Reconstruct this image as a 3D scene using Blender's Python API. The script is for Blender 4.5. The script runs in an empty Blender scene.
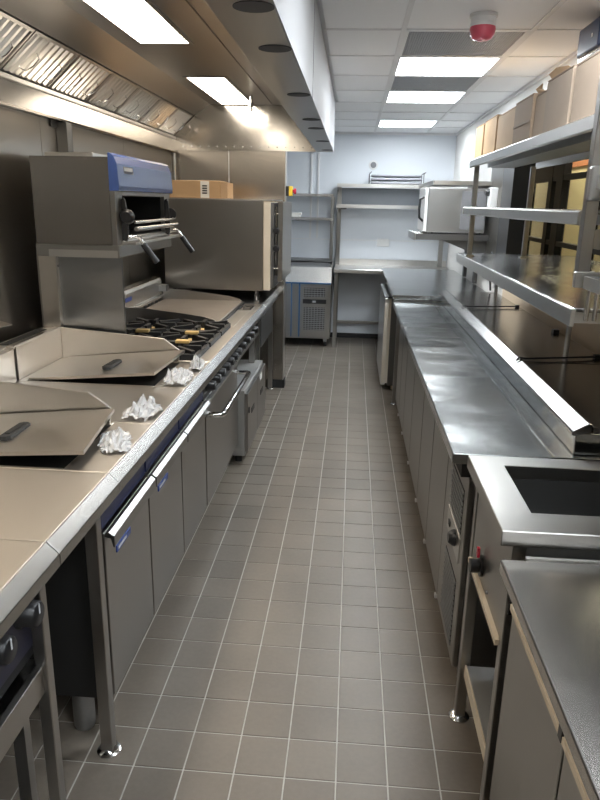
import bpy, bmesh, math, random
from mathutils import Vector, Matrix, noise as mnoise
random.seed(7)
S = bpy.context.scene
COL = S.collection

# ---------------------------------------------------------------- camera
CAM_H = 1.6342
TILT, YAW, ROLL, FPX = 0.2855, 0.0719, 0.0202, 672.77
cd = bpy.data.cameras.new('camera'); cam = bpy.data.objects.new('camera', cd); COL.objects.link(cam)
cd.sensor_fit = 'HORIZONTAL'; cd.sensor_width = 36.0; cd.lens = FPX / 600 * 36; cd.clip_start = 0.03
_f = Vector((-math.sin(YAW) * math.cos(TILT), math.cos(YAW) * math.cos(TILT), -math.sin(TILT)))
_r = _f.cross(Vector((0, 0, 1))).normalized(); _u = _r.cross(_f)
_R = math.cos(ROLL) * _r + math.sin(ROLL) * _u
_U = -math.sin(ROLL) * _r + math.cos(ROLL) * _u
cam.matrix_world = Matrix(((_R.x, _U.x, -_f.x, 0), (_R.y, _U.y, -_f.y, 0), (_R.z, _U.z, -_f.z, CAM_H), (0, 0, 0, 1)))
S.camera = cam

# ---------------------------------------------------------------- world, light levels, exposure
w = bpy.data.worlds.new('world'); S.world = w; w.use_nodes = True
w.node_tree.nodes['Background'].inputs[0].default_value = (0.02, 0.02, 0.02, 1)
w.node_tree.nodes['Background'].inputs[1].default_value = 1.0
S.view_settings.view_transform = 'Standard'; S.view_settings.look = 'None'
S.view_settings.gamma = 1.0; S.view_settings.use_curve_mapping = False
S.view_settings.exposure = 0.18
PANEL_E = 26.0      # ceiling light panels
HOOD_E = 13.5      # lights let into the hood
PASS_E = 18.0       # added unseen lamps lighting the room behind the pass
S.cycles.sampling_pattern = 'TABULATED_SOBOL'
S.cycles.max_bounces = 10; S.cycles.glossy_bounces = 6; S.cycles.diffuse_bounces = 5
S.cycles.caustics_reflective = True; S.cycles.sample_clamp_indirect = 6.0

# ---------------------------------------------------------------- materials
def nmat(name):
    m = bpy.data.materials.new(name); m.use_nodes = True
    nt = m.node_tree; return m, nt, nt.nodes['Principled BSDF'], nt.nodes, nt.links
def plain(name, col, rough=0.5, metal=0.0, spec=0.5, var=0.0, vscale=6.0, bump=0.0, bscale=60.0, coat=0.0):
    m, nt, p, N, L = nmat(name)
    p.inputs['Base Color'].default_value = (*col, 1); p.inputs['Roughness'].default_value = rough
    p.inputs['Metallic'].default_value = metal; p.inputs['Specular IOR Level'].default_value = spec
    p.inputs['Coat Weight'].default_value = coat
    tc = N.new('ShaderNodeTexCoord')
    if var:
        n = N.new('ShaderNodeTexNoise'); n.inputs['Scale'].default_value = vscale; n.inputs['Detail'].default_value = 4
        L.new(tc.outputs['Object'], n.inputs['Vector'])
        mx = N.new('ShaderNodeMix'); mx.data_type = 'RGBA'
        mx.inputs[6].default_value = (*[c * (1 - var) for c in col], 1); mx.inputs[7].default_value = (*[min(1, c * (1 + var)) for c in col], 1)
        L.new(n.outputs['Fac'], mx.inputs[0]); L.new(mx.outputs[2], p.inputs['Base Color'])
    if bump:
        n2 = N.new('ShaderNodeTexNoise'); n2.inputs['Scale'].default_value = bscale; n2.inputs['Detail'].default_value = 3
        L.new(tc.outputs['Object'], n2.inputs['Vector'])
        b = N.new('ShaderNodeBump'); b.inputs['Strength'].default_value = bump; b.inputs['Distance'].default_value = 0.01
        L.new(n2.outputs['Fac'], b.inputs['Height']); L.new(b.outputs['Normal'], p.inputs['Normal'])
    return m
def steel(name, col=(0.56, 0.55, 0.53), rough=0.26, wave=0.0012, rvar=0.02, cvar=0.02, aniso=0.0, tang=(0.96, 0.08, 0.27), nscale=4.0, wscale=None):
    """brushed stainless: fine stretched grain in roughness, soft dents in the normal, faint smears"""
    m, nt, p, N, L = nmat(name)
    p.inputs['Metallic'].default_value = 1.0
    if aniso:      # grain direction: highlights smear along 'tang'
        tg = N.new('ShaderNodeCombineXYZ')
        for q in range(3): tg.inputs[q].default_value = tang[q]
        L.new(tg.outputs[0], p.inputs['Tangent']); p.inputs['Anisotropic'].default_value = aniso
    tc = N.new('ShaderNodeTexCoord')
    sm = N.new('ShaderNodeTexNoise'); sm.inputs['Scale'].default_value = nscale; sm.inputs['Detail'].default_value = 5; sm.inputs['Distortion'].default_value = 0.6
    L.new(tc.outputs['Object'], sm.inputs['Vector'])
    mr = N.new('ShaderNodeMapRange'); mr.inputs['From Min'].default_value = 0.3; mr.inputs['From Max'].default_value = 0.7
    mr.inputs['To Min'].default_value = max(0.04, rough - rvar); mr.inputs['To Max'].default_value = rough + rvar
    L.new(sm.outputs['Fac'], mr.inputs['Value'])
    p.inputs['Roughness'].default_value = rough
    if rvar > 0.03: L.new(mr.outputs[0], p.inputs['Roughness'])
    mx = N.new('ShaderNodeMix'); mx.data_type = 'RGBA'
    mx.inputs[6].default_value = (*[c * (1 - cvar) for c in col], 1); mx.inputs[7].default_value = (*[min(1, c * (1 + cvar)) for c in col], 1)
    p.inputs['Base Color'].default_value = (*col, 1)
    d = N.new('ShaderNodeTexNoise'); d.inputs['Scale'].default_value = 1.6; d.inputs['Detail'].default_value = 1
    if wscale:
        mp = N.new('ShaderNodeMapping'); mp.inputs['Scale'].default_value = wscale
        L.new(tc.outputs['Object'], mp.inputs['Vector']); L.new(mp.outputs['Vector'], d.inputs['Vector']); d.inputs['Detail'].default_value = 2
    else: L.new(tc.outputs['Object'], d.inputs['Vector'])
    b = N.new('ShaderNodeBump'); b.inputs['Strength'].default_value = 1.0; b.inputs['Distance'].default_value = wave
    L.new(d.outputs['Fac'], b.inputs['Height'])
    if wave > 0.003: L.new(b.outputs['Normal'], p.inputs['Normal'])
    return m
def glow(name, col, e):
    m, nt, p, N, L = nmat(name)
    p.inputs['Base Color'].default_value = (0.8, 0.8, 0.8, 1)
    p.inputs['Emission Color'].default_value = (*col, 1); p.inputs['Emission Strength'].default_value = e
    return m

HZT = (0.70, 0.71, 0.0)
ST_Y = steel('steel_grain_along', aniso=0.7, tang=HZT)
ST_Z = steel('steel_grain_upright', col=(0.41, 0.40, 0.385), rough=0.28, aniso=0.7, tang=HZT)
ST_CLAD = steel('steel_wall_cladding', col=(0.44, 0.42, 0.39), rough=0.30, wave=0.0015, aniso=0.8, tang=HZT)
ST_TOP = steel('steel_polished_top', col=(0.37, 0.38, 0.38), rough=0.18, wave=0.016, rvar=0.02, aniso=0.94, wscale=(1.0, 1.4, 1.0))
ST_HOOD = steel('steel_hood', col=(0.50, 0.49, 0.48), rough=0.28, wave=0.0008, aniso=0.5, tang=HZT)
ST_FASCIA = plain('grey_lacquered_fascia', (0.40, 0.40, 0.41), 0.6, spec=0.2)
ST_DECK = steel('steel_cooking_deck', col=(0.70, 0.655, 0.60), rough=0.28, wave=0.0015)
ST_FILMED = steel('steel_filmed_deck', col=(0.62, 0.575, 0.52), rough=0.38, wave=0.0015)
ST_MATT = steel('steel_matt_top', col=(0.46, 0.44, 0.42), rough=0.20)
ST_MATT2 = steel('steel_matt_pale', col=(0.43, 0.42, 0.40), rough=0.30, aniso=0.8)
ST_SATIN = steel('steel_satin', col=(0.50, 0.50, 0.49), rough=0.55)
ST_RAIL = steel('steel_rail_edge', col=(0.33, 0.325, 0.32), rough=0.20)
ST_CHAN = steel('steel_hood_channel', col=(0.33, 0.31, 0.285), rough=0.24)
ST_MICRO = steel('steel_microwave', col=(0.34, 0.34, 0.335), rough=0.42)
ST_END = steel('steel_hood_end', col=(0.46, 0.44, 0.41), rough=0.16)
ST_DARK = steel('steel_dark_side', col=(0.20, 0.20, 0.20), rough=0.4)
ST_CLAD2 = steel('steel_partition_cladding', col=(0.40, 0.375, 0.34), rough=0.22, aniso=0.6, tang=HZT)
ST_CASE = steel('steel_grill_casing', col=(0.34, 0.32, 0.295), rough=0.24, aniso=0.6, tang=HZT)
ST_SIDE = steel('steel_side_cool_reflection', col=(0.33, 0.34, 0.35), rough=0.28, aniso=0.7, tang=HZT)  # darker cool grey: the stand panel's reflection put into its colour
ST_BRIGHT = steel('steel_bright_edge', col=(0.66, 0.65, 0.63), rough=0.28)
CHROME = plain('chrome', (0.75, 0.75, 0.75), 0.12, 1.0)
RACKM = plain('dull_rack_steel', (.20, .205, .22), .45, .8)
GALV = plain('galvanised', (0.42, 0.43, 0.44), 0.42, 1.0, var=0.15, vscale=30)
IRON = plain('cast_iron', (0.012, 0.012, 0.013), 0.45, 0.0, bump=0.2, bscale=200)
BLACK = plain('black_plastic', (0.012, 0.012, 0.014), 0.35)
BLACKP = plain('black_cabinet_side', (.018, .018, .018), .5)  # near-black tone over the whole cabinet of the near fryer
VOID = plain('black_well', (0.010, 0.010, 0.010), 0.6)
RUBBER = plain('black_rubber', (0.02, 0.02, 0.02), 0.7)
BLUE = plain('blue_enamel', (0.055, 0.105, 0.33), 0.25, coat=0.3)
NAVYD = plain('dark_navy_panel', (.008, .010, .030), .35)
NAVY = plain('navy_panel', (0.02, 0.025, 0.075), 0.35)
BADGE = plain('blue_badge', (0.02, 0.05, 0.22), 0.3)
SILVER_PRINT = plain('silver_print', (0.6, 0.62, 0.65), 0.4)
GRIDDLE = plain('griddle_plate', (0.30, 0.255, 0.21), 0.42, 0.7, var=0.12, vscale=9)
BRASS = plain('brass_burner', (0.75, 0.53, 0.22), 0.4, 0.6)
PALE = plain('pale_gasket', (.66, .62, .55), .5)
CREAM = plain('cream_and_reflected_cream', (0.72, 0.62, 0.48), 0.5)  # own cream colour; on the hot well ledge, a reflection put into colour
WHITE_P = plain('white_plastic', (0.72, 0.72, 0.72), 0.45)
WALLW = plain('white_wall_paint', (0.68, 0.715, 0.76), 0.45)
WALLR = plain('white_right_wall_paint', (0.76, 0.745, 0.72), 0.5)
WALLB = plain('beige_wall_paint', (0.55, 0.45, 0.33), 0.55, var=0.05, vscale=3)
WALLY = plain('warm_yellow_wall', (0.55, 0.48, 0.28), 0.6, var=0.06, vscale=2)
WALLO = plain('orange_wall_band', (0.32, 0.13, 0.05), 0.6, var=0.06, vscale=2)
CEILT = plain('ceiling_tile', (0.88, 0.885, 0.90), 0.6)
TEE = plain('ceiling_grid_white', (0.74, 0.74, 0.75), 0.4)
GRILLE = plain('grey_vent_tile', (0.30, 0.31, 0.33), 0.5, 0.3)
GROUT = plain('grout', (0.45, 0.43, 0.39), 0.8, var=0.1, vscale=20)
LENS = plain('pink_red_lens', (.62, .085, .13), .3, coat=.2)
RED = plain('red_lens', (0.55, 0.03, 0.06), 0.25, coat=0.3)
YELLOW = plain('yellow_plastic', (0.75, 0.55, 0.05), 0.4)
NOZ = plain('dark_nozzle', (.05, .05, .055), .6)
DIAL = plain('grey_dial', (0.18, 0.18, 0.19), 0.5)
FILMBLUE = plain('blue_film_edge', (0.03, 0.13, 0.30), 0.35)
PRINT = plain('black_print', (0.03, 0.03, 0.03), 0.6)
PAPER = plain('white_label', (0.80, 0.78, 0.74), 0.6)
FRAME = plain('black_window_frame', (0.005, 0.005, 0.005), 0.5, spec=0.2)
LED = glow('led_panel', (0.90, 0.96, 1.0), PANEL_E)
HLED = glow('hood_lamp', (1.0, 0.88, 0.72), HOOD_E)
PLED = glow('added_pass_lamp', (1.0, 0.90, 0.70), PASS_E)

def card(name, col):
    return plain(name, col, 0.75, var=0.10, vscale=7, bump=0.05, bscale=120)
CARD = [card('cardboard_%s' % n, c) for n, c in (('tan', (0.50, 0.33, 0.18)), ('pale', (0.55, 0.38, 0.23)), ('brown', (0.36, 0.26, 0.18)), ('grey', (0.31, 0.235, 0.175)))]

def tile_mat():
    m, nt, p, N, L = nmat('grey_floor_tile')
    tc = N.new('ShaderNodeTexCoord'); geo = N.new('ShaderNodeNewGeometry')
    oi = N.new('ShaderNodeObjectInfo')
    n = N.new('ShaderNodeTexNoise'); n.inputs['Scale'].default_value = 2.2; n.inputs['Detail'].default_value = 6
    L.new(geo.outputs['Position'], n.inputs['Vector'])
    n2 = N.new('ShaderNodeTexNoise'); n2.inputs['Scale'].default_value = 60; n2.inputs['Detail'].default_value = 4
    L.new(geo.outputs['Position'], n2.inputs['Vector'])
    ad = N.new('ShaderNodeMath'); ad.operation = 'MULTIPLY_ADD'; ad.inputs[1].default_value = 0.25
    L.new(oi.outputs['Random'], ad.inputs[0]); L.new(n.outputs['Fac'], ad.inputs[2])
    ad2 = N.new('ShaderNodeMath'); ad2.operation = 'MULTIPLY_ADD'; ad2.inputs[1].default_value = 0.35
    L.new(n2.outputs['Fac'], ad2.inputs[0]); L.new(ad.outputs[0], ad2.inputs[2])
    cr = N.new('ShaderNodeMapRange'); cr.inputs['From Min'].default_value = 0.45; cr.inputs['From Max'].default_value = 1.1
    L.new(ad2.outputs[0], cr.inputs['Value'])
    mx = N.new('ShaderNodeMix'); mx.data_type = 'RGBA'
    mx.inputs[6].default_value = (0.125, 0.106, 0.086, 1); mx.inputs[7].default_value = (0.198, 0.168, 0.136, 1)
    L.new(cr.outputs[0], mx.inputs[0]); L.new(mx.outputs[2], p.inputs['Base Color'])
    p.inputs['Roughness'].default_value = 0.42
    b = N.new('ShaderNodeBump'); b.inputs['Strength'].default_value = 0.15; b.inputs['Distance'].default_value = 0.002
    L.new(n2.outputs['Fac'], b.inputs['Height']); L.new(b.outputs['Normal'], p.inputs['Normal'])
    return m
TILE = tile_mat()
def glass_mat():
    m = bpy.data.materials.new('window_glass'); m.use_nodes = True; nt = m.node_tree; N = nt.nodes; L = nt.links
    N.remove(N['Principled BSDF'])
    fr = N.new('ShaderNodeFresnel'); fr.inputs[0].default_value = 1.45
    t = N.new('ShaderNodeBsdfTransparent'); t.inputs[0].default_value = (0.93, 0.95, 0.93, 1)
    g = N.new('ShaderNodeBsdfGlossy'); g.inputs['Roughness'].default_value = 0.05
    N.remove(fr); mx = N.new('ShaderNodeMixShader'); mx.inputs[0].default_value = 0.10; L.new(t.outputs[0], mx.inputs[1]); L.new(g.outputs[0], mx.inputs[2])
    L.new(mx.outputs[0], N['Material Output'].inputs[0]); return m
GLASS = glass_mat()
def film_mat():
    m, nt, p, N, L = nmat('clear_plastic_film')
    p.inputs['Base Color'].default_value = (0.85, 0.85, 0.86, 1); p.inputs['Roughness'].default_value = 0.18
    p.inputs['Transmission Weight'].default_value = 0.35; p.inputs['IOR'].default_value = 1.3
    return m
FILM = film_mat()

# ---------------------------------------------------------------- mesh builder
class B:
    def __init__(s): s.v = []; s.f = []
    def add(s, vs, fs):
        k = len(s.v); s.v += [Vector(v) for v in vs]; s.f += [[i + k for i in f] for f in fs]; return s
    def box(s, x0, x1, y0, y1, z0, z1):
        return s.add([(x0, y0, z0), (x1, y0, z0), (x1, y1, z0), (x0, y1, z0), (x0, y0, z1), (x1, y0, z1), (x1, y1, z1), (x0, y1, z1)],
                     [(3, 2, 1, 0), (4, 5, 6, 7), (0, 1, 5, 4), (1, 2, 6, 5), (2, 3, 7, 6), (3, 0, 4, 7)])
    def prism(s, poly, axis, a0, a1):
        """poly: 2D outline; axis 'y': (x,z) points run from y=a0 to y=a1; 'x': (y,z); 'z': (x,y)"""
        def P(p, a): return {'y': (p[0], a, p[1]), 'x': (a, p[0], p[1]), 'z': (p[0], p[1], a)}[axis]
        n = len(poly); vs = [P(p, a0) for p in poly] + [P(p, a1) for p in poly]
        return s.add(vs, [list(range(n))[::-1], list(range(n, 2 * n))] + [(i, (i + 1) % n, n + (i + 1) % n, n + i) for i in range(n)])
    def slab(s, pts, t):
        """flat or slightly bent outline of 3D points, thickened by vector t"""
        n = len(pts); t = Vector(t); vs = [Vector(p) for p in pts] + [Vector(p) + t for p in pts]
        return s.add(vs, [list(range(n))[::-1], list(range(n, 2 * n))] + [(i, (i + 1) % n, n + (i + 1) % n, n + i) for i in range(n)])
    def tube(s, pts, r, n=10, r2=None, cap=True):
        pts = [Vector(p) for p in pts]; rings = []; m = len(pts)
        up = None; k0 = len(s.v)
        for i, p in enumerate(pts):
            t = (pts[min(i + 1, m - 1)] - pts[max(i - 1, 0)]).normalized()
            if up is None:
                up = Vector((0, 0, 1)) if abs(t.z) < 0.9 else Vector((1, 0, 0))
            a = t.cross(up).normalized(); b = a.cross(t).normalized(); up = b
            rr = r if r2 is None else r + (r2 - r) * i / (m - 1)
            for j in range(n):
                an = 2 * math.pi * j / n
                s.v.append(p + rr * (math.cos(an) * a + math.sin(an) * b))
        for i in range(m - 1):
            for j in range(n):
                s.f.append([k0 + i * n + j, k0 + i * n + (j + 1) % n, k0 + (i + 1) * n + (j + 1) % n, k0 + (i + 1) * n + j])
        if cap:
            s.f.append([k0 + j for j in range(n)][::-1]); s.f.append([k0 + (m - 1) * n + j for j in range(n)])
        return s
    def lathe(s, c, prof, axis='z', n=20):
        """prof: (radius, offset along axis)"""
        c = Vector(c); k0 = len(s.v); m = len(prof)
        for (r, h) in prof:
            for j in range(n):
                a = 2 * math.pi * j / n; p, q = r * math.cos(a), r * math.sin(a)
                s.v.append(c + {'z': Vector((p, q, h)), 'x': Vector((h, p, q)), 'y': Vector((q, h, p))}[axis])
        for i in range(m - 1):
            for j in range(n):
                s.f.append([k0 + i * n + j, k0 + i * n + (j + 1) % n, k0 + (i + 1) * n + (j + 1) % n, k0 + (i + 1) * n + j])
        s.f.append([k0 + j for j in range(n)][::-1]); s.f.append([k0 + (m - 1) * n + j for j in range(n)])
        return s
    def frame(s, x0, x1, y0, y1, z0, z1, hx0, hx1, hy0, hy1):
        """horizontal slab with a rectangular hole"""
        s.box(x0, hx0, y0, y1, z0, z1); s.box(hx1, x1, y0, y1, z0, z1)
        s.box(hx0, hx1, y0, hy0, z0, z1); s.box(hx0, hx1, hy1, y1, z0, z1); return s
    def ring(s, x0, x1, y0, y1, z0, z1, hx0, hx1, hy0, hy1):
        """the same as one closed mesh, without joints"""
        o_ = [(x0, y0), (x1, y0), (x1, y1), (x0, y1)]; h_ = [(hx0, hy0), (hx1, hy0), (hx1, hy1), (hx0, hy1)]
        vs = [(*p, z) for z in (z0, z1) for p in o_ + h_]; fs = []
        for i in range(4):
            j = (i + 1) % 4
            fs += [(i, j, 4 + j, 4 + i), (8 + i, 12 + i, 12 + j, 8 + j), (i, 8 + i, 8 + j, j), (4 + i, 4 + j, 12 + j, 12 + i)]
        return s.add(vs, fs)
    def mesh(s, name, off=Vector(), bevel=0.0, seg=1, smooth=True):
        me = bpy.data.meshes.new(name)
        me.from_pydata([tuple(v - off) for v in s.v], [], s.f)
        bm = bmesh.new(); bm.from_mesh(me)
        bmesh.ops.recalc_face_normals(bm, faces=bm.faces)
        if bevel:
            es = [e for e in bm.edges if e.is_manifold and e.calc_face_angle(0) > 0.6]
            bmesh.ops.bevel(bm, geom=es, offset=bevel, segments=seg, profile=0.5, affect='EDGES', clamp_overlap=True)
        bm.to_mesh(me); bm.free()
        if smooth and not bevel:
            me.polygons.foreach_set('use_smooth', [True] * len(me.polygons)); me.set_sharp_from_angle(angle=0.85)
        return me
def root_off(o):
    while o is not None:
        if o.parent is None: return o.location.copy()
        o = o.parent
    return Vector()
def obj(name, b, mat, parent=None, bevel=0.0, seg=1, smooth=True):
    off = root_off(parent) if parent else Vector()
    o = bpy.data.objects.new(name, b.mesh(name, off, bevel, seg, smooth))
    o.data.materials.append(mat); COL.objects.link(o)
    if parent: o.parent = parent
    return o
def tag(o, label, cat=None, group=None, kind=None):
    o['label'] = label
    if cat: o['category'] = cat
    if group: o['group'] = group
    if kind: o['kind'] = kind
    return o
def thing(name, label, cat, loc, group=None, kind=None):
    o = bpy.data.objects.new(name, None); COL.objects.link(o); o.empty_display_size = 0.05
    o.location = loc; return tag(o, label, cat, group, kind)
def single(name, b, mat, label, cat, group=None, kind=None, bevel=0.0, seg=1):
    """a thing that is one mesh; origin moved to its base centre"""
    xs = [v.x for v in b.v]; ys = [v.y for v in b.v]; zs = [v.z for v in b.v]
    off = Vector(((min(xs) + max(xs)) / 2, (min(ys) + max(ys)) / 2, min(zs)))
    o = bpy.data.objects.new(name, b.mesh(name, off, bevel, seg)); o.data.materials.append(mat); COL.objects.link(o); o.location = off
    return tag(o, label, cat, group, kind)
def struct(name, b, mat, label=None, parent=None, bevel=0.0):
    o = obj(name, b, mat, parent, bevel)
    if parent is None: o['kind'] = 'structure'
    if label: o['label'] = label
    return o
def share(name, me, loc, parent, rot=None):
    o = bpy.data.objects.new(name, me); COL.objects.link(o); o.parent = parent
    o.location = Vector(loc) - root_off(parent)
    if rot: o.rotation_euler = rot
    return o

# ================================================================ THE ROOM
XL, XR, YB, YF, ZC = -1.56, 1.15, 8.45, -4.0, 2.43
PW = 5.93        # near face of the steel-clad partition at the end of the cook line

# ---- floor
P = 0.152; GX, GY = -0.1383, 1.5904
floor = struct('floor', B().box(XL - .1, XR + .1, YF - .1, YB + .1, -0.06, -0.0025), GROUT, 'grey square floor tiles with pale grout')
tile_me = B().box(-P / 2 + .0023, P / 2 - .0023, -P / 2 + .0023, P / 2 - .0023, -0.012, 0.0).mesh('floor_tile', bevel=0.0012)
tile_me.materials.append(TILE)
cells = []
for i in range(-10, 10):
    for j in range(-36, 47):
        cx, cy = GX + (i + .5) * P, GY + (j + .5) * P
        if XL < cx - P / 2 and cx + P / 2 < XR and YF < cy - P / 2 and cy + P / 2 < YB: cells.append((cx, cy))
aisle = sorted([c for c in cells if -0.82 < c[0] < 0.50 and c[1] > 1.45], key=lambda c: c[1])
near = set(aisle[:300])
for c in aisle[:300]: share('floor_tile', tile_me, (c[0], c[1], 0), floor)
rest = B()
for c in cells:
    if c not in near: rest.box(c[0] - P / 2 + .0023, c[0] + P / 2 - .0023, c[1] - P / 2 + .0023, c[1] + P / 2 - .0023, -0.012, 0)
o = obj('distant_floor_tiles', rest, TILE, floor, smooth=False); o['kind'] = 'stuff'

# ---- walls
wl = struct('wall_left', B().box(XL - .12, XL - .006, YF, YB, 0, ZC), WALLW, 'left wall clad in brushed steel sheets')
for a, b_ in ((-2.8, -1.55), (-1.55, -0.3), (-0.3, 0.95), (0.95, 2.2), (2.2, 3.45), (3.45, 4.70), (4.70, 5.93)):
    obj('cladding_panel', B().box(XL - .006, XL, a + .002, b_ - .002, 0.0, 2.03), ST_CLAD, wl, bevel=0.001)
struct('wall_back', B().box(XL - .12, XR + .12, YB, YB + .12, 0, ZC), WALLW, 'white back wall')
struct('wall_front', B().box(XL - .12, XR + .12, YF - .12, YF, 0, ZC), WALLB, 'beige wall behind the viewer')
OY0, OY1, OZ0, OZ1 = 0.9, 5.25, 1.285, 2.08      # pass opening
wr = B(); wr.box(XR, XR + .12, YF, OY0, 0, ZC); wr.box(XR, XR + .12, OY1, YB, 0, ZC)
wr.box(XR, XR + .12, OY0, OY1, OZ1, ZC)
wro = struct('wall_right', wr, WALLR, 'white right wall with the serving pass opening')
obj('wall_below_pass', B().box(XR, XR + .12, OY0, OY1, 0, OZ0), WALLB, wro)
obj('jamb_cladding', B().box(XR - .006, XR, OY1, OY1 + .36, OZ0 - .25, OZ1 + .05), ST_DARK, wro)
obj('jamb_cladding', B().box(XR - .006, XR + .12, OY1 - .006, OY1, OZ0, OZ1), FRAME, wro)
obj('jamb_cladding', B().box(XR - .006, XR, OY1 + .37, OY1 + .85, OZ0 - .25, OZ1 - .05), ST_CLAD, wro)
wp = struct('wall_partition', B().box(XL, -0.592, PW + .006, PW + .12, 0, ZC), WALLW, 'steel-clad partition at the end of the cook line')
for a, b_ in ((XL + .002, -1.07), (-1.066, -0.592)):
    obj('cladding_panel', B().box(a, b_, PW, PW + .006, 0.0, 2.04), ST_CLAD2, wp, bevel=0.001)
obj('edge_cladding', B().box(-0.592, -0.586, PW, PW + .12, 0.0, 2.38), ST_BRIGHT, wp)
obj('base_strip', B().box(-0.74, -0.580, PW - .008, PW, 0.0, 0.075), RUBBER, wp)
obj('base_strip', B().box(-0.586, -0.576, PW - .008, PW + .12, 0.0, 0.075), RUBBER, wp)
struct('baseboard_back', B().box(XL, XR, YB - .012, YB, 0, 0.06), RUBBER, 'dark skirting along the back wall')
struct('trim_1', B().box(XL, XR, YB - .006, YB, 1.205, 1.213), WHITE_P, 'joint strip across the back wall')
for k, xx in enumerate((-0.535, -0.452)):
    struct('trim_%d' % (k + 2), B().box(xx, xx + .022, YB - .018, YB, 1.22, ZC), WHITE_P, 'white cable trunking up the back wall')

# ---- ceiling
ceil = struct('ceiling', B().box(XL - .12, XR + .12, YF - .12, YB + .12, ZC + .012, ZC + .10), TEE, 'suspended tile ceiling')
CXs = [-1.0, -0.4, 0.2, 0.8, 1.15]; CY0 = 4.18
rows = [CY0 + .6 * k for k in range(-13, 8)]
lights_at = {4.18, 5.38, 7.18, 1.78, -0.02, -1.82}; vents_at = {3.58, 4.78}
for yy in rows:
    for a, b_ in zip(CXs[:-1], CXs[1:]):
        y0, y1 = max(yy, YF), min(yy + .6, YB)
        if y1 - y0 < .05: continue
        if a < 0 and y0 < PW - .01: 
            if b_ > -0.18: a2 = -0.18
            else: continue
        a2 = max(a, -0.18) if y0 < PW - .3 else a
        if b_ - a2 < .02: continue
        rk = round(yy, 2)
        if a == 0.2 and (rk in lights_at or rk in vents_at): continue
        obj('ceiling_tile', B().box(a2 + .011, b_ - .011, y0 + .011, y1 - .011, ZC + .001, ZC + .012), CEILT, ceil, bevel=0.0015)
# grid tees
for xx in (0.2, 0.8):
    obj('grid_tee', B().box(xx - .012, xx + .012, YF, YB, ZC - .003, ZC + .001), TEE, ceil)
for yy in rows:
    if YF < yy < YB: obj('grid_tee', B().box(-0.18 if yy < PW else XL, XR, yy - .012, yy + .012, ZC - .0025, ZC + .0012), TEE, ceil)
for side, b in (('right', B().box(XR - .022, XR, YF, YB, ZC - .02, ZC)), ('back', B().box(XL, XR - .022, YB - .022, YB, ZC - .02, ZC))):
    struct('trim_%d' % (4 if side == 'right' else 5), b, TEE, 'edge angle of the ceiling on the %s wall' % side)

def ceiling_light(y0, label):
    t = thing('ceiling_light', label, 'light', (0.5, y0 + .3, ZC - .004), 'square light panels in the ceiling')
    f = B().frame(.213, .787, y0 + .013, y0 + .587, ZC - .004, ZC + .010, .228, .772, y0 + .028, y0 + .572)
    obj('rim', f, TEE, t)
    obj('diffuser', B().box(.228, .772, y0 + .028, y0 + .572, ZC, ZC + .008), LED, t)
ceiling_light(4.18, 'lit square ceiling panel between the two grey vent tiles, largest of the three')
ceiling_light(5.38, 'lit square ceiling panel beyond both grey vent tiles, middle of the three')
ceiling_light(7.18, 'lit square ceiling panel nearest the white back wall')
for yy, nm in ((1.78, 'added lit square ceiling panel, unseen above the upper frame edge, before the red beacon'), (-0.02, 'added lit square ceiling panel, unseen overhead behind the camera'), (-1.82, 'added lit square ceiling panel, unseen, far back towards the wall behind the camera')):
    ceiling_light(yy, nm)  # unseen panels, added for more light on the near floor, boxes and ceiling
def vent_tile(y0, label):
    t = thing('ceiling_vent', label, 'vent', (0.5, y0 + .3, ZC - .004), 'grey perforated vent tiles')
    obj('rim', B().frame(.211, .789, y0 + .011, y0 + .589, ZC - .003, ZC + .008, .228, .772, y0 + .028, y0 + .572), TEE, t)
    obj('backing', B().box(.228, .772, y0 + .028, y0 + .572, ZC + .006, ZC + .010), plain_cache('vent_dark', (0.09, 0.092, 0.10)), t)
    g = B(); n = 46
    for k in range(n):
        a = .228 + (k + .5) * .544 / n; g.box(a - .0036, a + .0036, y0 + .028, y0 + .572, ZC, ZC + .003)
        b_ = y0 + .028 + (k + .5) * .544 / n; g.box(.228, .772, b_ - .0036, b_ + .0036, ZC + .0005, ZC + .0035)
    o = obj('perforated_face', g, GRILLE, t, smooth=False); o['kind'] = 'stuff'
_pc = {}
def plain_cache(n, c):
    if n not in _pc: _pc[n] = plain(n, c, 0.6)
    return _pc[n]
vent_tile(3.58, 'grey perforated ceiling vent tile beside the red fire beacon')
vent_tile(4.78, 'grey perforated ceiling vent tile between two lit panels')

# ---- the place behind the pass
struct('wall_beyond', B().box(2.5, 2.6, 0.5, 13.5, 0, 2.6), WALLY, 'warm yellow wall of the room behind the pass')
struct('trim_6', B().box(2.47, 2.5, 0.5, 13.5, 2.08, 2.6), WALLO, 'orange band high on the wall behind the pass')
struct('floor_beyond', B().box(XR + .12, 2.6, 0.5, 13.5, -0.1, -0.01), WALLB, 'floor of the room behind the pass')
struct('ceiling_beyond', B().box(XR + .12, 2.6, 0.5, 13.5, 2.6, 2.7), CEILT, 'ceiling of the room behind the pass')
struct('wall_beyond_far', B().box(XR + .12, 2.6, 13.5, 13.6, 0, 2.6), WALLY, 'far wall of the room behind the pass')
struct('wall_beyond_near', B().box(XR + .12, 2.6, 0.4, 0.5, 0, 2.6), WALLY, 'near wall of the room behind the pass')
for k, yy in enumerate((2.2, 5.0, 7.8, 10.6)):  # lamps out of view, added to brighten the yellow wall behind the panes
    t = thing('ceiling_light', 'added unseen warm lamp lighting the room behind the pass, %s' % ('nearest', 'second nearest', 'third', 'farthest')[k], 'light', (2.05, yy, 2.55), 'added lamps behind the pass')
    obj('housing', B().box(1.90, 2.20, yy - .62, yy + .62, 2.56, 2.60), WHITE_P, t)
    obj('diffuser', B().box(1.92, 2.18, yy - .60, yy + .60, 2.545, 2.56), PLED, t)
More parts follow.
